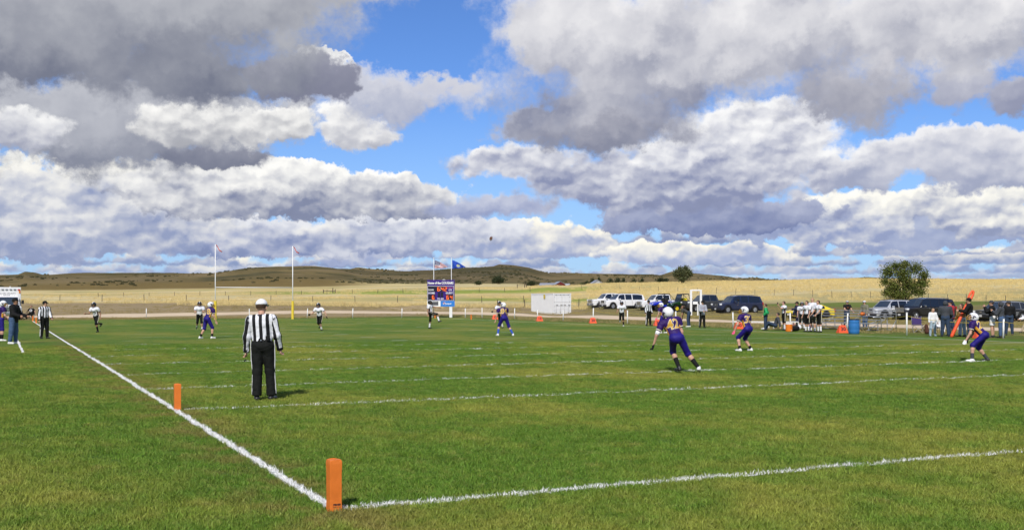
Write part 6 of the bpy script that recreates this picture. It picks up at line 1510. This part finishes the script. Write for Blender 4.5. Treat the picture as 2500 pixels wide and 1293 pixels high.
def bag(name, label, p, size, m_, strap):
    root = thing(name, label, 'bag', p, .6, 'bags lying by the benches'); v, f = surface_net([(np.array([-size[0] / 2, 0, size[2] * .5]), np.array([size[0] / 2, 0, size[2] * .5]), size[2] * .5, size[2] * .5, {'n': np.array([0, 1., 0]), 's': size[1] / size[2]})], .03, .03); np_mesh('bag_body', v, f, m_, root)
    mb = MB(); mb.tube([(-size[0] * .3, 0, size[2]), (-size[0] * .15, 0, size[2] * 1.3), (size[0] * .15, 0, size[2] * 1.3), (size[0] * .3, 0, size[2])], .014, 5); mb.build('strap', strap, root, smooth=True)
def backpack():
    root = thing('backpack', 'upright brown backpack on the grass beside the child in white', 'bag', gp(2263, 815), .5, 'bags lying by the benches'); BR = mat('brown_canvas', (.075, .03, .018), .9)
    v, f = surface_net([(np.array([0, 0, .14]), np.array([0, .03, .40]), .17, .13, {'n': np.array([0, 1., 0]), 's': .7}), (np.array([-.06, -.10, .12]), np.array([.06, -.10, .12]), .09, .09)], .022, .04, cuts=[(np.array([0, 0, 0.]), np.array([0, 0, -1.]))]); np_mesh('bag_body', v, f, BR, root)
    for sd in (-1, 1): mb = MB(); mb.tube([(sd * .07, .10, .44), (sd * .09, .19, .30), (sd * .09, .12, .06)], .014, 5); mb.build('strap', BLACK, root, smooth=True)
bag('equipment_bag', 'long black and red equipment bag at the feet of the substitutes', gp(1940, 808), (.9, .34, .32), BLACK, REDP); backpack(); bag('orange_bag', 'orange bag lying on the top plank of the bleachers', (44.64, 41.0, .845), (.45, .2, .22), ORANGEP, BLACK)
def jug():
    root = thing('drink_cooler', 'orange round drinks cooler beside the equipment bag', 'cooler', gp(1926, 809)); mb = MB(); mb.tube([(0, 0, 0), (0, 0, .04), (0, 0, .40), (0, 0, .42)], [.17, .19, .20, .19], 18); mb.build('tank', mat('orange_plastic', (.75, .20, .02), .45), root, smooth=False); mb = MB(); mb.tube([(0, 0, .42), (0, 0, .46), (0, 0, .48)], [.20, .20, .16], 18); mb.build('lid', WPVC, root); mb = MB(); mb.tube([(0, -.19, .08), (0, -.24, .08), (0, -.24, .05)], .015, 6); mb.build('spigot', WPVC, root)
jug()
def loose_helmet(label, p, m_):
    root = thing('football_helmet', label, 'helmet', p, 1., 'helmets off their owners'); mb = MB(); mb.sphere((0, 0, .13), (.125, .15, .135), 16, 12, keep=lambda d: not (d.y > .35 and d.z < .3 and abs(d.x) < .85) and d.z > -.86); s_ = mb.build('shell', m_, root, smooth=True); s_.modifiers.new('thick', 'SOLIDIFY').thickness = .012
    mk = MB()
    for z, w, y in ((.12, .118, .155), (.06, .11, .175)): mk.tube([(math.sin(a) * w, .03 + math.cos(a) * (y - .03), z) for a in np.linspace(-1.45, 1.45, 9)], .008, 5)
    mk.build('facemask', DARKBAR, root)
loose_helmet('blue and white helmet lying by the substitutes', gp(1978, 803), mat('blue_helmet_shell', (.02, .07, .35), .2, coat=.6)); loose_helmet('white helmet lying in front of the navy jacket', gp(1951, 804), HELW)
_hw = s5['A'][1][2]; _pr = [o for o in scene.objects if o.get('label', '').startswith('white jersey player holding his helmet')][0]; bpy.context.view_layer.update()
_mw = Matrix.Translation(_pr.location) @ Matrix.Rotation(_pr.rotation_euler.z, 4, 'Z'); loose_helmet('black helmet held low in both hands', _mw @ (Vector((s5['A'][0][2] + s5['A'][1][2]) / 2) + Vector((0, .04, -.24))), HELB)
_pr = [o for o in scene.objects if o.get('label', '').startswith('bareheaded white jersey player holding a phone')][0]; _mw = Matrix.Translation(_pr.location) @ Matrix.Rotation(_pr.rotation_euler.z, 4, 'Z')
_ph = _mw @ Vector(s1['A'][0][2] + s1['A'][0][4] * .11); mb = MB(); mb.box((0, 0, .03), (.075, .012, .15)); tag(mb.build('phone', TRIM, bevel=.006, loc=_ph), 'black phone held up by the bareheaded player at the bench', 'phone')
def down_marker():
    base = gp(2322, 823); top = CAM + ray(2372, 718) * (depth_of(base) + .3); root = thing('down_marker', 'leaning orange down marker pole with padded loop top', 'down marker', base); d = (top - base); u = d.normalized(); sdv = u.cross(FWD).normalized()
    mb = MB(); mb.tube([Vector((0, 0, 0)), u * .1, d * .80, d * .82], [.05, .085, .075, .04], 10); mb.build('padded_pole', REDOR, root, smooth=True); mb = MB(); mb.tube([d * .80, d * .86], .035, 8); mb.build('neck', DARKBAR, root)
    mb = MB(); c = d * .96; mb.tube([c + u * math.cos(a) * .27 + sdv * math.sin(a) * .075 for a in np.linspace(0, 2 * math.pi, 17)], .055, 8, caps=False); mb.build('loop', REDOR, root, smooth=True)
    mb = MB(); mb.tube([Vector((0, 0, -.02)), u * .06], [.012, .03], 8); mb.build('spike', CHROME, root)
down_marker()
def ball():
    c = CAM + ray(1199, 582) * 58; root = thing('football', 'brown football in flight above the kicker', 'ball', c, .4); root.rotation_euler = (0, .45, .4); n, k = 16, 12; mb = MB(); v = []
    for i in range(k + 1):
        t = i / k * 2 - 1; r_ = .086 * (1 - abs(t) ** 2.1) ** .8
        for j in range(n): v.append((r_ * math.cos(2 * math.pi * j / n), r_ * math.sin(2 * math.pi * j / n), .142 * t))
    mb.add(v, [(i * n + j, i * n + (j + 1) % n, (i + 1) * n + (j + 1) % n, (i + 1) * n + j) for i in range(k) for j in range(n)]); mb.build('leather', mat('ball_leather', (.10, .035, .016), .6, bump=.4, bscale=120), root, smooth=True)
    mb = MB(); mb.box((0, -.087, 0), (.012, .008, .10))
    for z in (-.04, -.02, 0, .02, .04): mb.box((0, -.09, z), (.035, .008, .006))
    mb.build('laces', WHITE, root)
    for z in (-.085, .085): mb = MB(); mb.tube([(0, 0, z - .008), (0, 0, z + .008)], .062, 16, caps=False); mb.build('stripe', WHITE, root)
ball()
def pushchair():
    p = gp(2524, 818); root = thing('pushchair', 'dark pushchair rolling at the edge of the group', 'pushchair', p, -.4)
    for x, y in ((-.3, -.22), (-.3, .22), (.35, -.22), (.35, .22)): mb = MB(); mb.tube([(x, y - .02, .11), (x, y + .02, .11)], .11, 14); mb.build('wheel', TYRE, root)
    for y in (-.22, .22): mb = MB(); mb.tube([(-.3, y, .11), (.1, y, .5), (.55, y, 1.0)], .015, 6); mb.tube([(.35, y, .11), (0, y, .6)], .015, 6); mb.build('frame', ALU, root)
    mb = MB(); mb.prism([(-.35, .40), (.12, .36), (.35, .85), (.25, .88), (.02, .48), (-.35, .46)], -.2, .2); mb.build('seat', CHAR, root, bevel=.02); mb = MB(); mb.tube([(.55, -.22, 1.0), (.55, .22, 1.0)], .018, 6); mb.build('handle', TRIM, root)
pushchair()

# ------------------------------------------------------------------ far farm buildings
def shed(label, px, dep_, w, l, hw_, hr, wallm, roofm, rz):
    c = at(px, dep_); root = thing('farm_building', label, 'building', c, rz, 'farm buildings beyond the fields'); mb = MB(); mb.prism([(-w / 2, -.5), (w / 2, -.5), (w / 2, hw_), (0, hr - .06), (-w / 2, hw_)], -l / 2, l / 2); wl = mb.build('wall', wallm, root)
    for sd in (-1, 1): mb = MB(); mb.add([(sd * (w / 2 + .4), -l / 2 - .4, hw_ - .25), (0, -l / 2 - .4, hr), (0, l / 2 + .4, hr), (sd * (w / 2 + .4), l / 2 + .4, hw_ - .25)], [(0, 1, 2, 3)]); r_ = mb.build('roof', roofm, root); r_.modifiers.new('thick', 'SOLIDIFY').thickness = .12
    mb = MB(); mb.box((0, -l / 2 - .02, hw_ * .42), (w * .32, .06, hw_ * .84)); mb.build('door', TRIM, wl)
    for sd in (-1, 1): mb = MB(); mb.box((sd * w * .34, -l / 2 - .02, hw_ * .6), (w * .10, .06, hw_ * .25)); mb.build('window', GLASS, wl)
REDB = mat('barn_red', (.13, .018, .018), .8); GROOF = mat('grey_metal_roof', (.36, .38, .42), .45, .3); GWALL = mat('grey_boards', (.40, .41, .42), .8)
shed('small red barn with grey metal roof beyond the pale field', 1364, 600, 5.5, 8, 2.4, 4.0, REDB, GROOF, -YAW + .2); shed('long low shed with pale metal roof beside the red barn', 1339, 606, 5, 9, 1.9, 2.9, GWALL, GROOF, -YAW + 1.3); shed('low grey outbuilding on the other side of the red barn', 1377, 607, 4, 6, 1.8, 2.7, GWALL, GROOF, -YAW + 1.3); shed('grey gabled house among the dark junipers', 1456, 590, 6.5, 9, 2.6, 4.6, GWALL, GROOF, -YAW + .1)

# ------------------------------------------------------------------ trees
def m_leaf(name, c0, c1):
    m = bpy.data.materials.new(name); m.use_nodes = True; g = NT(m.node_tree); b = g.n['Principled BSDF']; pos = g.new('ShaderNodeTexCoord').outputs['Object']; at_ = g.new('ShaderNodeAttribute'); at_.attribute_name = 'shade'
    c = g.mix(g.mr(g.noise(pos, .9, 3., .6), .35, .65), c0, c1); k = at_.outputs['Fac']; g.l.new(g.mix(1., c, g.xyz(k, k, k), 'MULTIPLY'), b.inputs['Base Color']); b.inputs['Roughness'].default_value = .7; b.inputs['Specular IOR Level'].default_value = .2; return m
LF1 = m_leaf('bushy_tree_leaf', (.062, .088, .016), (.135, .150, .032)); LF2 = m_leaf('cottonwood_leaf', (.060, .075, .030), (.105, .115, .050)); LF3 = m_leaf('juniper_leaf', (.022, .034, .014), (.045, .058, .022)); BARK = mat('tree_bark', (.07, .055, .04), .9, var=.3)
def tree(label, px, dep_, blobs, trunk_h, leaf, m_, n, seed, name='tree', stems=5, h=6., group='trees and shrubs beyond the field'):
    """blobs: (x, y, z, rx, ry, rz) lobes of the crown in metres, x to the image side"""
    c = at(px, dep_); root = thing(name, label, 'tree', c, -YAW, group); r_ = np.random.default_rng(seed); mb = MB(); rr = random.Random(seed)
    for k in range(stems):
        b = blobs[k % len(blobs)]; t = Vector((b[0] + rr.uniform(-.3, .3) * b[3], b[1] + rr.uniform(-.3, .3) * b[4], b[2] + .35 * b[5])); s0 = Vector((rr.uniform(-.2, .2), rr.uniform(-.2, .2), -.2)); mid_ = s0.lerp(t, .5) + Vector((rr.uniform(-.3, .3), rr.uniform(-.3, .3), 0)) * h * .06
        q = h * .018; mb.tube([s0, s0.lerp(mid_, .5), mid_, mid_.lerp(t, .5), t], [q, q * .85, q * .6, q * .4, q * .15], 7)
        for _ in range(4):
            a = s0.lerp(t, rr.uniform(.35, .85)); mb.tube([a, a + Vector((rr.uniform(-1, 1), rr.uniform(-1, 1), rr.uniform(.2, .9))) * b[3] * .6], [q * .35, q * .08], 5)
    mb.build('trunk', BARK, root, smooth=True)
    vol = np.array([b[3] * b[4] * b[5] for b in blobs]) ** .8; pick_ = r_.choice(len(blobs), n, p=vol / vol.sum()); B = np.array(blobs)[pick_]
    d = r_.normal(size=(n, 3)); d /= np.linalg.norm(d, axis=1)[:, None]; rad = r_.random(n) ** .45
    # sprays: leaves gather in clumps and reach out raggedly
    cl = r_.normal(size=(60 * len(blobs), 3)); cl /= np.linalg.norm(cl, axis=1)[:, None]; ci = r_.integers(0, len(cl), n); d = d * .34 + cl[ci] * .9; d /= np.linalg.norm(d, axis=1)[:, None]; rad = rad * (.58 + .80 * r_.random(len(cl))[ci] ** 1.5)
    P = B[:, :3] + d * rad[:, None] * B[:, 3:]; P = P[P[:, 2] > .15]; n = len(P)
    ax = r_.normal(size=(n, 3)); ax[:, 2] += .5; ax /= np.linalg.norm(ax, axis=1)[:, None]; ay = np.cross(ax, r_.normal(size=(n, 3))); ay /= np.linalg.norm(ay, axis=1)[:, None]; s_ = leaf * r_.uniform(.6, 1.4, n)[:, None]
    v = np.stack([P - ax * s_, P + ay * s_ * .45, P + ax * s_, P - ay * s_ * .45], 1).reshape(-1, 3); f = np.arange(4 * n).reshape(-1, 4); o = np_mesh('crown', v, f, m_, root, smooth=False); sh = np.repeat(r_.uniform(.65, 1.35, n), 4); a = o.data.attributes.new('shade', 'FLOAT', 'POINT'); a.data.foreach_set('value', sh.astype(np.float32)); return root
_k = 163 / F_PX
tree('large dense bushy tree on the slope behind the silver SUV', 2207, 163, [(-.2, 0, 4.0, 1.7, 1.9, 1.5), (-2.4, 0, 4.4, 1.3, 1.4, 1.2), (-1.3, 0, 5.3, 1.1, 1.2, .8), (.2, .3, 5.5, 1.0, 1.2, .7), (1.7, 0, 5.0, 1.2, 1.3, 1.0), (2.9, 0, 3.9, 1.0, 1.2, 1.1), (2.6, 0, 2.6, 1.3, 1.4, .9), (-2.9, 0, 3.0, .9, 1.2, .8), (-1.6, 0, 2.2, 1.4, 1.6, 1.1), (.8, .2, 2.3, 1.6, 1.8, 1.1), (2.2, 0, 1.4, 1.3, 1.4, .8), (-.8, 0, 1.0, 2.2, 2, .9), (-2.4, .2, 1.3, 1.0, 1.2, .8)], 1., .13, LF1, 13000, 3, stems=12, h=6)
tree('lone cottonwood with upright branches behind the green utility vehicle', 1667, 318, [(0, 0, 3.3, 2.1, 1.8, 1.4), (-1.9, 0, 3.0, 1.2, 1.4, 1.3), (1.9, 0, 3.0, 1.2, 1.4, 1.4), (-.8, 0, 4.4, 1., 1., .9), (.9, 0, 4.5, 1., 1., .9), (0, 0, 1.5, 1.9, 1.6, 1.0)], 1., .20, LF2, 5200, 5, stems=9, h=6)
tree('round dark tree below the rocky hilltop', 1216, 640, [(0, 0, 2.9, 3.4, 3, 2.2), (-2, 0, 1.8, 2.2, 2, 1.6), (2.2, 0, 2.0, 2.2, 2, 1.7)], 1, .34, LF3, 2600, 7, h=5)
tree('small dark shrub on the field edge above the scoreboard', 1166, 560, [(0, 0, 1.2, 2., 2, 1.1), (1.2, 0, .9, 1.3, 1.2, .9)], 1, .28, LF3, 900, 8, h=3)
tree('dark low shrubs left of the red barn', 1300, 590, [(0, 0, 1.6, 2.6, 2, 1.6), (-2.4, 0, 1.0, 1.6, 1.5, 1.0)], 1, .3, LF3, 1100, 9, h=3)
jn = [(1432, 640, 1.6, 4.6), (1446, 660, 2.2, 6.4), (1462, 668, 2.0, 7.0), (1490, 655, 2.6, 6.6), (1508, 662, 3.0, 7.0), (1522, 668, 2.4, 6.4), (1547, 650, 2.8, 5.8), (1568, 655, 2.4, 6.2), (1420, 610, 1.5, 3.4)]
jl = ['dark juniper beside the grey gabled house', 'tall juniper rising behind the grey gabled house', 'tallest juniper over the grey gabled roof', 'broad juniper in the middle of the shelter belt', 'widest juniper in the shelter belt', 'rounded juniper beside the widest one', 'low broad juniper in the shelter belt', 'last juniper at the open end of the shelter belt', 'small pale bush between the barn and the junipers']
for i, (x, d_, w_, h_) in enumerate(jn): tree(jl[i], x, d_, [(0, 0, h_ * .45, w_, w_, h_ * .45), (.2, 0, h_ * .75, w_ * .55, w_ * .55, h_ * .25), (-w_ * .5, 0, h_ * .35, w_ * .6, w_ * .6, h_ * .3)], 1, .34, LF3 if i < 8 else LF2, 900, 20 + i, name='juniper_tree', stems=3, h=h_, group='junipers of the shelter belt')
tree('low thorny bush at the foot of the pale hill', 1612, 420, [(0, 0, 1.2, 2.2, 2, 1.2), (2, 0, 1.0, 2, 1.6, 1.0)], 1, .24, LF3, 900, 40, h=2)
